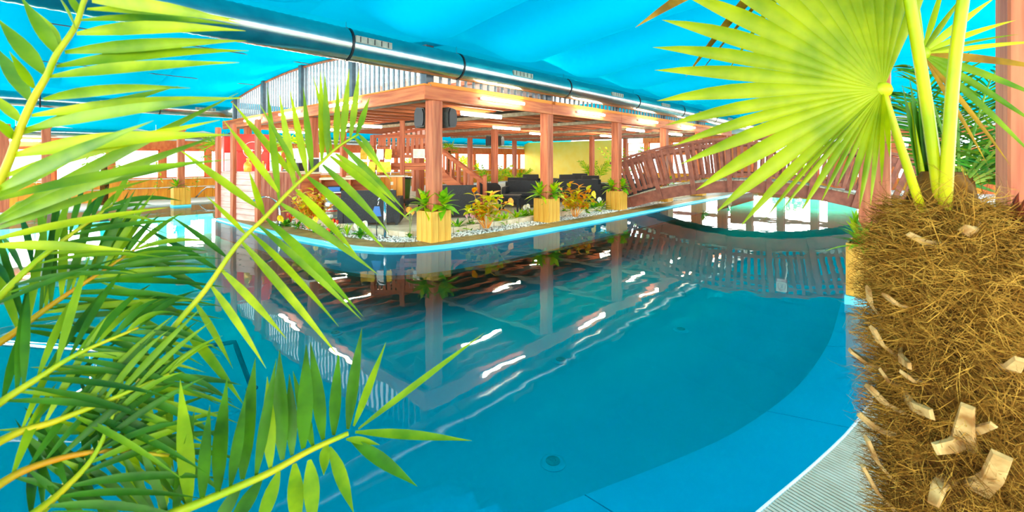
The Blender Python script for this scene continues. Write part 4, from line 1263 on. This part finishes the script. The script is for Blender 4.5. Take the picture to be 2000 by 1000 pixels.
# filler fronds, lower left
for P, n, ln, rm in (([(-300, 1000, .6), (-20, 800, .8), (80, 735, .86), (154, 690, .9), (270, 640, .97)], 20, .26, 'rachis'),
                     ([(-300, 1060, .6), (0, 862, .8), (110, 822, .86), (220, 778, .9), (330, 730, .96)], 20, .26, 'rachis'),
                     ([(-250, 1180, .6), (-20, 960, .75), (100, 900, .82), (220, 880, .88), (330, 890, .93)], 18, .24, 'rachisorange'),
                     ([(-250, 820, .6), (-40, 620, .85), (60, 520, .95), (150, 450, 1.02), (220, 400, 1.08)], 18, .24, 'rachis'),
                     ([(-200, 1250, .6), (20, 1040, .72), (120, 960, .8), (190, 880, .86), (240, 760, .92)], 18, .24, 'rachis')):
    fo, pts, org = frond(pb, cpx(P), .009, .003, mat_=rm)
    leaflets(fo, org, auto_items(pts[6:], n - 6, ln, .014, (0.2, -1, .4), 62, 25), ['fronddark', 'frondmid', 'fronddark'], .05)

# =================================================================== BIG FAN PALM, RIGHT
TX, TY = 1.455, 1.36
LEAN = -0.088
fp = thing('fan_palm', 'big fan palm with a shaggy fibrous trunk at the right foreground', 'palm', (TX, TY, 0.02))
org = Vector(fp.location)
def trad(z):
    K = [(0, .19), (.5, .185), (.9, .175), (1.2, .165), (1.32, .15), (1.40, .115), (1.48, .08), (1.56, .045)]
    for (a, ra), (b, rb) in zip(K, K[1:]):
        if z <= b: return ra + (rb - ra) * (z - a) / (b - a)
    return .04
prof = [(trad(z), z) for z in rng(0, 1.56, 40)]
n = 26; V = []
for r_, z in prof:
    for k in range(n):
        th = 2 * math.pi * k / n
        rr = r_ * (1 + .09 * math.sin(th * 5 + z * 23) + .05 * math.sin(th * 9 - z * 41) + random.uniform(-.03, .03))
        V.append((rr * math.cos(th) + LEAN * z, rr * math.sin(th), z))
tr = MB().add(V, [(i * n + k, i * n + (k + 1) % n, (i + 1) * n + (k + 1) % n, (i + 1) * n + k) for i in range(40) for k in range(n)]).build('trunk', 'trunk', fp, True)
rnd = random.Random(3)
def fibres(count, material, zlo, zhi, ln, out):
    mm = MB()
    for _ in range(count):
        z = rnd.uniform(zlo, zhi); th = rnd.uniform(R(120), R(380))
        r_ = trad(z) * rnd.uniform(.9, 1.05)
        p = Vector((r_ * math.cos(th), r_ * math.sin(th), z))
        rad = Vector((math.cos(th), math.sin(th), 0)); tan = Vector((-math.sin(th), math.cos(th), 0))
        d = (tan * rnd.uniform(-1.2, 1.2) + Vector((0, 0, rnd.uniform(-.7, 1.0)))).normalized()
        l_ = ln * rnd.uniform(.4, 1.3); w = rnd.uniform(.0006, .0016)
        o_ = rnd.uniform(.1, out)
        A = [p, p + d * l_ * .35 + rad * o_ * .7, p + d * l_ * .7 + rad * o_ + Vector((0, 0, rnd.uniform(-.02, .01))), p + d * l_ + rad * o_ * rnd.uniform(.6, 1.3) + Vector((0, 0, rnd.uniform(-.05, .01)))]
        sd = d.cross(rad).normalized() * w
        V = []
        A = [q - rad * (0.75 * (l_ * (0, .35, .7, 1)[i]) ** 2 / (2 * r_)) + Vector((LEAN * q.z, 0, 0)) for i, q in enumerate(A)]
        for i, q in enumerate(A):
            V += [q - sd * (1 - i * .25), q + sd * (1 - i * .25)]
        mm.add(V, [(0, 1, 3, 2), (2, 3, 5, 4), (4, 5, 7, 6)])
    return tag(mm.build('fibre_mat', material, tr), kind='stuff')
fibres(8000, 'fibre', .15, 1.46, .08, .018)
fibres(10000, 'fibrefine', .15, 1.46, .085, .020)
fibres(1500, 'fibre', 1.05, 1.48, .13, .05)
def on_trunk(x, y, gap):
    best = None
    for k in range(60):
        p = px(x, y, .98 + .008 * k) - org
        z = max(0, p.z)
        e = math.hypot(p.x - LEAN * z, p.y) - trad(z)
        if e <= gap: return p
        if best is None or e < best[0]: best = (e, p)
    return best[1]
for (bx, by, tx, ty, w, dt, db) in ((1745, 690, 1705, 640, 16, 1.2, 1.3), (1725, 716, 1660, 683, 18, 1.22, 1.3), (1765, 808, 1694, 752, 18, 1.18, 1.28), (1745, 850, 1676, 808, 16, 1.2, 1.3), (1742, 935, 1694, 856, 16, 1.16, 1.26),
                                    (1750, 1000, 1684, 908, 16, 1.13, 1.25), (1760, 690, 1778, 715, 18, 1.06, 1.22), (1752, 745, 1725, 728, 16, 1.08, 1.2), (1800, 740, 1765, 728, 18, 1.05, 1.18), (1768, 775, 1822, 812, 20, 1.03, 1.18),
                                    (1884, 875, 1888, 792, 26, 1.0, 1.16), (1888, 838, 1945, 832, 14, 1.03, 1.18), (1880, 860, 1826, 876, 22, 1.04, 1.18), (1910, 960, 1960, 890, 28, .98, 1.15), (1850, 930, 1822, 985, 20, 1.06, 1.18),
                                    (1720, 620, 1695, 560, 12, 1.25, 1.32), (1840, 480, 1775, 455, 12, 1.1, 1.25), (1905, 446, 1880, 446, 20, 1.12, 1.3), (1780, 600, 1730, 575, 14, 1.1, 1.22), (1960, 720, 1990, 700, 20, 1.1, 1.2)):
    b_, t_ = on_trunk(bx, by, .012), on_trunk(tx, ty, .095)
    d = (t_ - b_).normalized()
    rad = Vector((t_.x, t_.y, 0)).normalized()
    sd = d.cross(rad)
    if sd.length < .1: sd = d.cross(Vector((0, 0, 1)))
    sd.normalize(); up = sd.cross(d)
    h = w * .7 * dt / F_PX
    V = []
    for f, k in ((0, 1.35), (.5, 1.0), (1, .7 * rnd.uniform(.8, 1.3))):
        c = b_.lerp(t_, f) + up * .012 * math.sin(f * 3) + sd * rnd.uniform(-.004, .004)
        V += [c - sd * h * k - up * h * .3, c + sd * h * k - up * h * .3, c + sd * h * k * .8 + up * h * .3, c - sd * h * k * .8 + up * h * .3]
    MB().add(V, [(i * 4 + j, i * 4 + (j + 1) % 4, i * 4 + 4 + (j + 1) % 4, i * 4 + 4 + j) for i in range(2) for j in range(4)] + [(3, 2, 1, 0), (8, 9, 10, 11)]).build('leaf_base_stub', 'boot', tr)

def fan_leaf(parent, hub, tips, petiole, pr, material='fan', fuse=.58, fold=.28, tipmats=None, pm='petiole'):
    org = Vector(parent.location)
    pts = catmull(petiole, 6)
    lf = MB().tube([p - org for p in pts], [pr[0] + (pr[1] - pr[0]) * i / (len(pts) - 1) for i in range(len(pts))], 8).build('leaf', pm, parent, True)
    nv = (Vector((0, 0, CAM_Z)) - hub).normalized()
    MB().tube([hub - org - nv * .012, hub - org, hub - org + nv * .010], [.020, .024, .012], 10).build('leaf_hub', pm, lf, True)
    n = len(tips)
    for i, t in enumerate(tips):
        d = t - hub
        if n > 1:
            a = tips[i - 1] if i else t * 2 - tips[1]
            b = tips[i + 1] if i < n - 1 else t * 2 - tips[n - 2]
        ra = (a - hub).normalized(); rb = (b - hub).normalized(); dd = d.normalized()
        ha = (ra - dd) * .5; hb = (rb - dd) * .5
        nrm = (Vector((0, 0, CAM_Z)) - hub).normalized()
        V = []
        ns = 9
        Ln = d.length
        for k in range(ns + 1):
            f = .02 + .98 * k / ns
            c = hub + d * f + Vector((0, 0, -.06 * f ** 3 * Ln))
            if f <= fuse: kk = f * Ln
            else: kk = fuse * Ln * (math.cos((f - fuse) / (1 - fuse) * math.pi / 2) ** .9)
            off = nrm * fold * kk * .09
            V += [c + ha * kk - off - org, c + off - org, c + hb * kk - off - org]
        Fc = []
        for k in range(ns):
            q = 3 * k
            Fc += [(q, q + 1, q + 4, q + 3), (q + 1, q + 2, q + 5, q + 4)]
        MB().add(V, Fc).build('leaf_segment', (tipmats[i] if tipmats else material), lf, True)
    return lf
hub = px(1724, 176, 1.30)
tp_ = [(1738, 300, 1.2), (1722, 352, 1.22), (1700, 388, 1.22), (1678, 395, 1.2), (1655, 376, 1.22), (1633, 352, 1.22), (1600, 385, 1.2), (1562, 398, 1.2), (1528, 388, 1.2), (1490, 410, 1.2), (1442, 422, 1.22), (1396, 390, 1.22), (1358, 345, 1.22), (1328, 294, 1.24), (1310, 259, 1.25), (1298, 218, 1.26),
       (1282, 170, 1.28), (1278, 110, 1.3), (1274, 65, 1.32), (1292, 12, 1.34), (1320, -45, 1.36), (1355, -95, 1.38), (1400, -140, 1.4), (1450, -175, 1.42), (1502, -200, 1.44), (1556, -220, 1.46), (1610, -230, 1.47), (1662, -232, 1.48), (1712, -225, 1.48), (1758, -205, 1.48), (1795, -165, 1.47), (1822, -105, 1.45)]
fan_leaf(fp, hub, cpx(tp_), [px(1838, 520, 1.36), px(1800, 410, 1.33), px(1762, 295, 1.3), px(1726, 182, 1.30)], (.014, .009))
# right-hand leaf behind the tall petioles
hub = px(1800, 105, 1.5)
tp_ = [(1850, -60, 1.5), (1885, -20, 1.45), (1945, -15, 1.42), (1985, 30, 1.4), (1992, 58, 1.38), (2040, 70, 1.35), (2060, 125, 1.35), (2050, 185, 1.35), (2040, 240, 1.35), (2030, 300, 1.36), (1975, 310, 1.38), (1928, 306, 1.4)]
fan_leaf(fp, hub, cpx(tp_), [px(1850, 520, 1.36), px(1822, 330, 1.45), px(1801, 110, 1.5)], (.012, .008), fuse=.3, tipmats=['petiole', 'fan', 'petiole', 'petiole', 'fan', 'petiole', 'fandry', 'frondmid', 'frondmid', 'frondmid', 'fandry', 'fandry'])
# upper leaf with dry hanging tips, hub above the frame
hub = px(1640, -170, 1.55)
tp_ = [(1240, 22, 1.4), (1338, 120, 1.38), (1362, 118, 1.38), (1415, 122, 1.38), (1470, 118, 1.4), (1500, 60, 1.45), (1545, 90, 1.45), (1600, 50, 1.5)]
fan_leaf(fp, hub, cpx(tp_), [px(1845, 500, 1.36), px(1815, 250, 1.5), px(1770, -60, 1.58), px(1645, -168, 1.55)], (.012, .009), fuse=.34, tipmats=['fandry', 'fandry', 'fandry', 'petiole', 'fandry', 'fan', 'fandry', 'fan'])
# two tall petioles rising out of the frame, carrying leaves overhead
for P, hb in (([(1846, 500, 1.34), (1838, 405, 1.32), (1822, 290, 1.3), (1800, 140, 1.28), (1775, -10, 1.26), (1755, -140, 1.25)], (1752, -160, 1.25)),
              ([(1848, 500, 1.32), (1846, 410, 1.3), (1852, 290, 1.27), (1864, 130, 1.25), (1884, -20, 1.23), (1905, -150, 1.22)], (1908, -165, 1.22))):
    h_ = px(*hb)
    T = []
    for k in range(14):
        a = R(-20 + 220 * k / 13)
        T.append(h_ + Vector((.55 * math.cos(a), -.15 + .1 * math.sin(k), .45 * math.sin(a) + .1)))
    fan_leaf(fp, h_, T, cpx(P), (.017, .013))
# folded dark-green leaf, small hanging stems, the dead brown leaf and its stalk
lf = MB().tube([px(*p) - org for p in ((1830, 480, 1.42), (1812, 400, 1.45), (1775, 200, 1.5))], [.012, .01, .006], 7).build('leaf', 'petiole', fp, True)
for x in (0, 14, 26):
    blade(px(1805 + x * .4, 400, 1.46) - org, px(1762 + x, 165 - x, 1.5) - org, .035, (0.2, -1, .2), 0).build('leaf_segment', 'fronddark', lf, True)
lf = MB().tube([px(*p) - org for p in ((1930, 488, 1.3), (1965, 465, 1.25), (2015, 436, 1.2))], [.008, .009, .009], 7).build('leaf', 'trunk', fp, True)
for (a, b, w) in (((1945, 458, 1.28), (2010, 378, 1.2), .06), ((1950, 462, 1.27), (2030, 400, 1.2), .06), ((1946, 440, 1.29), (1990, 375, 1.24), .045), ((1940, 450, 1.28), (2000, 425, 1.22), .05)):
    blade(px(*a) - org, px(*b) - org, w, (0.3, -1, .2), 0, fold=.7, w0=.5).build('leaf_segment', 'dead', lf, True)

# =================================================================== FEATHER PALM BEHIND IT
fe = thing('feather_palm', 'dark green feather palm behind the fan palm between the two red columns', 'palm', (4.05, 4.0, 0.02))
org = Vector(fe.location)
V = []
MB().tube([(0, 0, 0), (0.02, 0, .5), (0, 0, 1.1), (0, 0, 1.45)], [.16, .15, .14, .09], 12).build('trunk', 'trunk', fe, True)
cr = Vector((0, 0, 1.35))
for k in range(30):
    a = R(k * 27.7 + 20)
    el = R(66 - 10 * (k % 7))
    d = Vector((math.cos(a) * math.cos(el), math.sin(a) * math.cos(el), math.sin(el)))
    if d.x < -.12: continue
    ln = 1.7 + .12 * (k % 3)
    pts_ = [org + cr, org + cr + d * ln * .35, org + cr + d * ln * .7 + Vector((0, 0, -.10)), org + cr + d * ln + Vector((0, 0, -.42))]
    fo, pts, og = frond(fe, pts_, .014, .004, mat_='stem')
    nr = d.cross(Vector((-math.sin(a), math.cos(a), 0)))
    leaflets(fo, og, auto_items(pts, 26, .40, .022, nr, 70, 25, drop=.12), ['fronddark', 'leafdark', 'frondmid'], .03)

# =================================================================== SMALL PLANTS
def leaf_mesh(ln, w, arch, n=5, fold=.25, wmax=.4):
    V = []
    for i in range(n + 1):
        f = i / n
        ww = (.35 + .65 * math.sin(f / wmax * math.pi / 2)) if f < wmax else math.cos((f - wmax) / (1 - wmax) * math.pi / 2)
        h = w / 2 * max(.03, ww)
        x = ln * f; z = -arch * ln * f * f
        V += [(x, -h, z + h * fold), (x, 0, z), (x, h, z + h * fold)]
    return MB().add(V, [q for i in range(n) for q in ((3 * i, 3 * i + 1, 3 * i + 4, 3 * i + 3), (3 * i + 1, 3 * i + 2, 3 * i + 5, 3 * i + 4))])
LM = {}
def lmesh(ln, w, arch, m_):
    k = (round(ln, 3), round(w, 3), round(arch, 2), m_)
    if k not in LM: LM[k] = leaf_mesh(ln, w, arch).mesh('leaf', m_, True)
    return LM[k]
def put_leaf(parent, p, az, el, ln, w, arch, m_, nm='leaf'):
    return obj(nm, lmesh(ln, w, arch, m_), parent, p, rot=(random.uniform(-.3, .3), -el, az))
def rosette(loc, label, n=16, ln=.3, w=.05, mats=('leaf', 'leaflime'), lo=15, hi=80, stem=.05, name='dracaena', cat='plant', arch=.45, group=None):
    o = thing(name, label, cat, loc, random.random() * 6, group=group)
    MB().tube([(0, 0, 0), (0, 0, stem)], .012, 6).build('stem', 'stem', o)
    for i in range(n):
        f = i / max(1, n - 1)
        put_leaf(o, (0, 0, stem * (.5 + .5 * f)), i * 2.4 + random.uniform(-.2, .2), R(lo + (hi - lo) * f), ln * (1.0 - .25 * f) * (1 if i % 3 else .9), w, arch * (1 - .6 * f), mats[i % len(mats)])
    return o
def croton(loc, label, h=.6, spread=.3, stems=9, mats=('croton', 'crotonlime', 'leaflime'), per=7, ln=.13, w=.06):
    o = thing('croton_bush', label, 'shrub', loc, 0, group='croton bushes on the island')
    for s in range(stems):
        a = s * 2.4 + random.uniform(-.3, .3)
        r_ = spread * math.sqrt((s + .6) / stems)
        hh = h * random.uniform(.5, 1.0) * (1 - .25 * r_ / spread)
        tip = Vector((r_ * math.cos(a), r_ * math.sin(a), hh))
        b = Vector((.04 * math.cos(a), .04 * math.sin(a), 0))
        so = MB().tube([b, b.lerp(tip, .5) + Vector((0, 0, .06)), tip], [.008, .006, .004], 5).build('stem', 'flowerorange', o)
        for i in range(per):
            f = .35 + .65 * i / (per - 1)
            p = b.lerp(tip, f) + Vector((0, 0, .06 * (1 - abs(2 * f - 1))))
            put_leaf(so, p, a + i * 2.4, R(random.uniform(0, 55)), ln * random.uniform(.75, 1.15), w, .4, mats[(s + i) % len(mats)] if random.random() < .8 else 'crotonlime')
    return o
def spathe_mesh(sz, m_):
    P = []
    for k in range(16):
        th = 2 * math.pi * k / 16
        x = sz * (.55 * math.cos(th) + (.25 if math.cos(th) > .9 else 0)); y = sz * .45 * math.sin(th) * (1 if math.cos(th) < .5 else .75)
        P.append((x, y, .12 * sz * math.cos(2 * th)))
    V = [(0, 0, -.08 * sz)] + P
    return MB().add(V, [(0, 1 + k, 1 + (k + 1) % 16) for k in range(16)]).mesh('spathe', m_, True)
SPM = {}
def anthurium(loc, label, fl, m_, n=9, ln=.24):
    """fl: flower heads as offsets (x, y, z, size) from the base, facing the pool"""
    o = rosette(loc, label, n + 3, ln, .085, ('leafdark', 'leaf'), 10, 65, .04, 'anthurium', 'flower', .5, 'flowering plants in the gravel bed')
    o.rotation_euler.z = 0
    for (x, y, z, sz) in fl:
        so = MB().tube([(0, 0, .03), (x * .5, y * .5, z * .6), (x, y, z)], .005, 5).build('flower_stem', 'stem', o)
        if (m_, sz) not in SPM: SPM[(m_, sz)] = spathe_mesh(sz, m_)
        obj('spathe', SPM[(m_, sz)], so, (x, y, z), rot=(R(60 + random.uniform(-15, 15)), R(random.uniform(40, 110)), R(random.uniform(-30, 30))))
        MB().tube([(x, y - .01, z), (x, y - .03, z + sz * .4)], [.007, .005], 6).build('spadix', 'yellow' if m_ != 'floweryellow' else 'flowerorange', so)
    return o
def inbed(x, y): return ground(x, y, 0.045)
# planter tops
PT = .055 + .53
def on_planter(s, t): return L(s, t, PT)
for k, spec in enumerate((((-.13, .10), (.12, -.12)), ((-.13, .10), (.12, -.12)), ((-.13, .10), (.13, -.10)), ((.1, -.13),), ((.1, -.13),), ((.1, -.13),))):
    for j, (ds, dt) in enumerate(spec):
        who = '%s planter from the corner' % ORD[k]
        rosette(on_planter(k * BAY + ds, dt), ('lime' if j == 0 else 'deep green') + ' leafy rosette plant in the ' + who + (', left of its post' if j == 0 and len(spec) > 1 else ', right of its post'),
                24, .42 if k < 2 else .36, .15 if j else .12, ('leaflime', 'leaf') if j == 0 else ('leaf', 'leaf', 'leaflime'), -8, 78, .20, 'planter_plant', 'plant', .45, 'leafy plants in the wooden planters')
o = rosette(on_planter(2 * BAY - .02, -.16), 'small purple rosette in the third planter', 16, .11, .05, ('flowerpink', 'dead'), 10, 70, .05, 'purple_succulent')
o = rosette(PLF + Vector((-.02, -.15, .53)), 'green leafy plant in the planter before the left windows', 20, .42, .07, ('leaf', 'leaflime', 'leafdark'), 5, 75, .12, 'planter_plant')
o = rosette(PRX + Vector((-.23, -.12, .50)), 'striped green rosette plant in the planter beside the fan palm', 26, .36, .075, ('leaf', 'leafdark', 'leaflime'), 2, 80, .10, 'planter_plant', arch=.35)
o = rosette(PRX + Vector((-.08, .18, .52)), 'upright striped plant behind the rosette by the fan palm', 12, .26, .045, ('leaflime', 'leaf'), 30, 85, .22, 'planter_plant', arch=.3)
o = thing('white_flower_sprig', 'sprig of tiny white flowers in the planter by the fan palm', 'flower', PRX + Vector((-.02, -.22, .53)))
for i in range(9):
    a = i * .7
    tip = Vector((.10 * math.cos(a), -.06 + .06 * math.sin(a), .10 + .06 * (i % 3)))
    so = MB().tube([(0, 0, 0), tip * .6, tip], .003, 4).build('stem', 'leafdark', o)
    MB().lathe([(.004, -.008), (.013, 0), (.004, .008)], 8, tuple(tip)).build('blossom', 'flowerwhite', so)
    put_leaf(so, tip * .6, a, .5, .05, .02, .3, 'leafdark')
# crotons
croton(inbed(606, 447), 'tall orange and lime croton bush in front of the plank bar', 1.0, .46, 20, ('croton', 'crotonlime', 'croton'), 9, .18, .10)
croton(inbed(950, 447), 'yellow-green croton bush between the first two planters', 1.05, .52, 15, ('crotonlime', 'croton', 'leaflime'), 7, .26, .13)
croton(inbed(1123, 424), 'orange-leaved croton bush between the second and third planters', 1.05, .58, 17, ('croton', 'crotonlime', 'croton'), 8, .24, .12)
# flowers, left bed
anthurium(inbed(556, 443), 'anthurium with a big yellow bloom beside the steel spout', [(-.07, -.05, .20, .15)], 'floweryellow')
anthurium(inbed(563, 440), 'anthurium with bright red blooms behind the yellow one at the spout', [(.0, 0, .24, .11), (.06, 0, .16, .10), (-.12, 0, .10, .08)], 'flowerred', 11)
anthurium(inbed(583, 446), 'pale pink flowering plant left of the orange croton', [(-.02, 0, .16, .09), (.03, 0, .08, .09)], 'flowerpink')
anthurium(inbed(619, 452), 'anthurium with one yellow bloom below the orange croton', [(-.02, -.02, .26, .12)], 'floweryellow', 12)
anthurium(inbed(654, 456), 'anthurium with a red bloom in front of the dark sofa', [(-.03, 0, .26, .10), (.05, 0, .25, .07)], 'flowerred', 14)
anthurium(inbed(641, 459), 'low red flower near the wooden border', [(0, 0, .10, .09)], 'flowerred', 5, .08)
rosette(inbed(678, 461), 'spiky yellow-edged plant left of the white anthurium', 16, .30, .03, ('leaflime', 'leaf'), 45, 88, .03, 'snake_plant', arch=.15)
anthurium(inbed(704, 463), 'anthurium with two white blooms beside the steel shower pole', [(-.06, -.02, .24, .16), (.09, -.02, .25, .16)], 'flowerwhite', 12)
o = anthurium(inbed(800, 466), 'tall-stemmed orange flower left of the corner planter', [(0, 0, .56, .14), (.06, 0, .52, .08)], 'flowerorange', 4, .12)
# flowers, right bed
anthurium(inbed(879, 450), 'red-flowered plant just right of the corner planter', [(-.05, -.03, .20, .10)], 'flowerred', 6)
rosette(inbed(893, 451), 'low bright green plant right of the corner planter', 22, .36, .07, ('leaf', 'leafdark', 'leaflime'), 5, 70, .05, 'green_plant')
anthurium(inbed(921, 447), 'anthurium with pink blooms left of the yellow-green croton', [(-.10, 0, .30, .09), (.0, 0, .31, .09), (.06, 0, .30, .08)], 'flowerpink', 12)
for i, (x, y) in enumerate(((973, 440), (988, 436), (1009, 431), (1024, 428), (1040, 427))):
    rosette(inbed(x, y), 'small striped green plant in the bed before the second planter, %s from the croton' % ORD[i], 20, .36, .075, ('leaf', 'leaflime', 'leaf'), 8, 75, .05, 'green_plant', group='small green plants in the gravel bed')
o = anthurium(inbed(998, 434), 'tall yellow lily among the small green plants', [(0, 0, .52, .16)], 'flowerorange', 5, .14)
anthurium(inbed(1028, 427), 'anthurium with white blooms just left of the second planter', [(-.03, 0, .30, .13), (.05, 0, .34, .10)], 'flowerwhite', 10)
anthurium(inbed(1103, 420), 'anthurium with a yellow bloom right of the second planter', [(0, 0, .34, .16)], 'floweryellow', 12)
for i, (x, y) in enumerate(((1143, 415), (1158, 412), (1172, 410))):
    rosette(inbed(x, y), 'low green plant in the bed before the third planter, %s from the croton' % ORD[i], 22, .42, .085, ('leafdark', 'leaf', 'leaflime'), 8, 75, .05, 'green_plant', group='small green plants in the gravel bed')
anthurium(inbed(1160, 411), 'anthurium with a high yellow bloom before the third planter', [(0, 0, .50, .18)], 'floweryellow', 8)
anthurium(inbed(1171, 409), 'anthurium with a white bloom before the third planter', [(0, 0, .30, .16)], 'flowerwhite', 8)

# =================================================================== DISTANT PALMS AND GREENERY
def small_fan_palm(base, h, label, crown=.7, n=9, seg=12, mats=('leaf', 'leaflime')):
    o = thing('windmill_palm', label, 'palm', base, group='small palms inside the hall')
    MB().tube([(0, 0, 0), (.02, 0, h * .5), (0, 0, h)], [.10, .12, .07], 9).build('trunk', 'trunk', o, True)
    for k in range(n):
        a = k * 2.4; el = R(70 - 100 * k / n)
        d = Vector((math.cos(a) * math.cos(el), math.sin(a) * math.cos(el), math.sin(el)))
        hubp = Vector((0, 0, h)) + d * crown * .45
        lo_ = MB().tube([(0, 0, h), hubp], .008, 4).build('leaf', 'stem', o)
        sd = d.cross(Vector((0, 0, 1))).normalized()
        for j in range(seg):
            b = R(-110 + 220 * j / (seg - 1))
            dd = d * math.cos(b) + sd * math.sin(b)
            blade(hubp, hubp + dd * crown * .55 + Vector((0, 0, -.10 * crown)), .045, d.cross(sd), .03, n=3, fold=.2).build('leaf_segment', mats[(k + j) % len(mats)], lo_)
    return o
small_fan_palm(ground(203, 400, .05), 1.5, 'small fan palm with a slim trunk in front of the left windows', 1.0)
g_ = px(428, 310, 16.6); small_fan_palm((g_.x, g_.y, .05), 1.75, 'fan palm half hidden behind the bar at the left windows', 1.1)
g_ = px(572, 300, 17.5); small_fan_palm((g_.x, g_.y, .05), 1.95, 'fan palm behind the bar shelves', 1.0)
g_ = px(878, 300, 22.5); small_fan_palm((g_.x, g_.y, .11), 1.9, 'slender fan palm behind the stair rail', .8, 7)
def airy_plant(base, h, label, n=7, mats=('leaflime', 'leaf'), ln=.7):
    o = thing('kentia_palm', label, 'plant', base, group='airy palms near the yellow wall')
    org = Vector(base)
    for k in range(n):
        a = k * 2.4 + .4
        d = Vector((math.cos(a) * .45, math.sin(a) * .45, 1)).normalized()
        P = [org, org + d * h * .6, org + d * h + Vector((math.cos(a) * .2, math.sin(a) * .2, -.05))]
        fo, pts, og = frond(o, P, .012, .004, mat_='stem')
        leaflets(fo, og, auto_items(pts, 8, ln * .5, .05, (0.1, -1, .1), 60, 20, start=.45), list(mats), .05)
    return o
g_ = ground(1163, 367, .11); airy_plant(g_, 1.5, 'yellow-green palm in front of the yellow wall', ln=.8)
g_ = ground(962, 382, .11); airy_plant(g_, 1.35, 'leafy green palm behind the armchairs before the windows', ln=.6)
g_ = ground(1218, 372, .11); airy_plant(g_, 2.2, 'tall green palm right of the third pergola post', 6, ln=.7)
g_ = ground(1010, 372, .11); airy_plant(g_, 1.1, 'low yellow palm before the far corner windows', 6, ln=.6)
def vine(x, y0, y1, d, label):
    a, b = px(x, y1, d), px(x, y0, d)
    o = thing('climbing_plant', label, 'plant', a, group='climbing plants on the left wall')
    MB().tube([(0, 0, 0), (.05, 0, (b - a).z * .5), (-.02, 0, (b - a).z)], .008, 5).build('stem', 'stem', o)
    for i in range(26):
        f = i / 25
        put_leaf(o, (.05 * math.sin(f * 3) + random.uniform(-.12, .12), random.uniform(-.06, .02), (b - a).z * f), random.uniform(-3, 3), random.uniform(-.5, .8), .13, .07, .3, random.choice(('leaflime', 'crotonlime', 'leaf')))
    return o
def on_wall(x):
    r_ = (x - 1000) / F_PX
    for k in range(4000):
        s = -12 + .01 * k
        p = L(s, WL_T - .28)
        if p.x / p.y >= r_: return p.y
for x, y0, y1, lab in ((66, 318, 392, 'at the far left window post'), (306, 312, 372, 'right of the small fan palm'), (384, 316, 366, 'left of the bar at the grab rail'), (150, 358, 372, 'low on the wall shelf, left'), (245, 355, 370, 'low on the wall shelf, right')):
    d = on_wall(x)
    vine(x, y0, y1, d, 'climbing plant on the left wall, ' + lab)
# shrubs in the garden outside
def shrub(loc, r_, h, label, mats=('leaflime', 'crotonlime', 'leaf')):
    o = thing('garden_shrub', label, 'shrub', loc, group='garden shrubs outside the windows')
    MB().tube([(0, 0, 0), (0, 0, h * .6)], .05, 6).build('stem', 'stem', o)
    for mi, m_ in enumerate(mats):
        mm = MB()
        for i in range(420):
            th, ph = random.uniform(0, 6.28), math.acos(random.uniform(-1, 1))
            q = Vector((r_ * math.sin(ph) * math.cos(th), r_ * math.sin(ph) * math.sin(th), h * .5 + h * .5 * math.cos(ph))) * random.uniform(.75, 1.05)
            a = Vector((random.uniform(-1, 1), random.uniform(-1, 1), random.uniform(-1, 1))).normalized() * .12
            b = a.cross(Vector((random.uniform(-1, 1), random.uniform(-1, 1), 1))).normalized() * .06
            mm.add([q - a, q + b, q + a, q - b], [(0, 1, 2, 3)])
        tag(mm.build('foliage', m_, o), kind='stuff')
for i, (s, t, r_, h, lab) in enumerate(((27, -1, 1.0, 1.7, 'bright yellow-green garden shrub outside, left behind the bridge'), (27.5, -4.5, 1.2, 2.0, 'bright yellow-green garden shrub outside, behind the middle of the bridge'), (27, -8.5, 1.2, 1.9, 'bright yellow-green garden shrub outside, right behind the bridge'),
                                (12, 17.5, .9, 1.8, 'pale green garden shrub outside the left windows beyond the stairs'), (16.5, 17.5, .9, 1.8, 'pale green garden shrub outside the farthest left windows'))):
    shrub(L(s, t, .02), r_, h, lab)
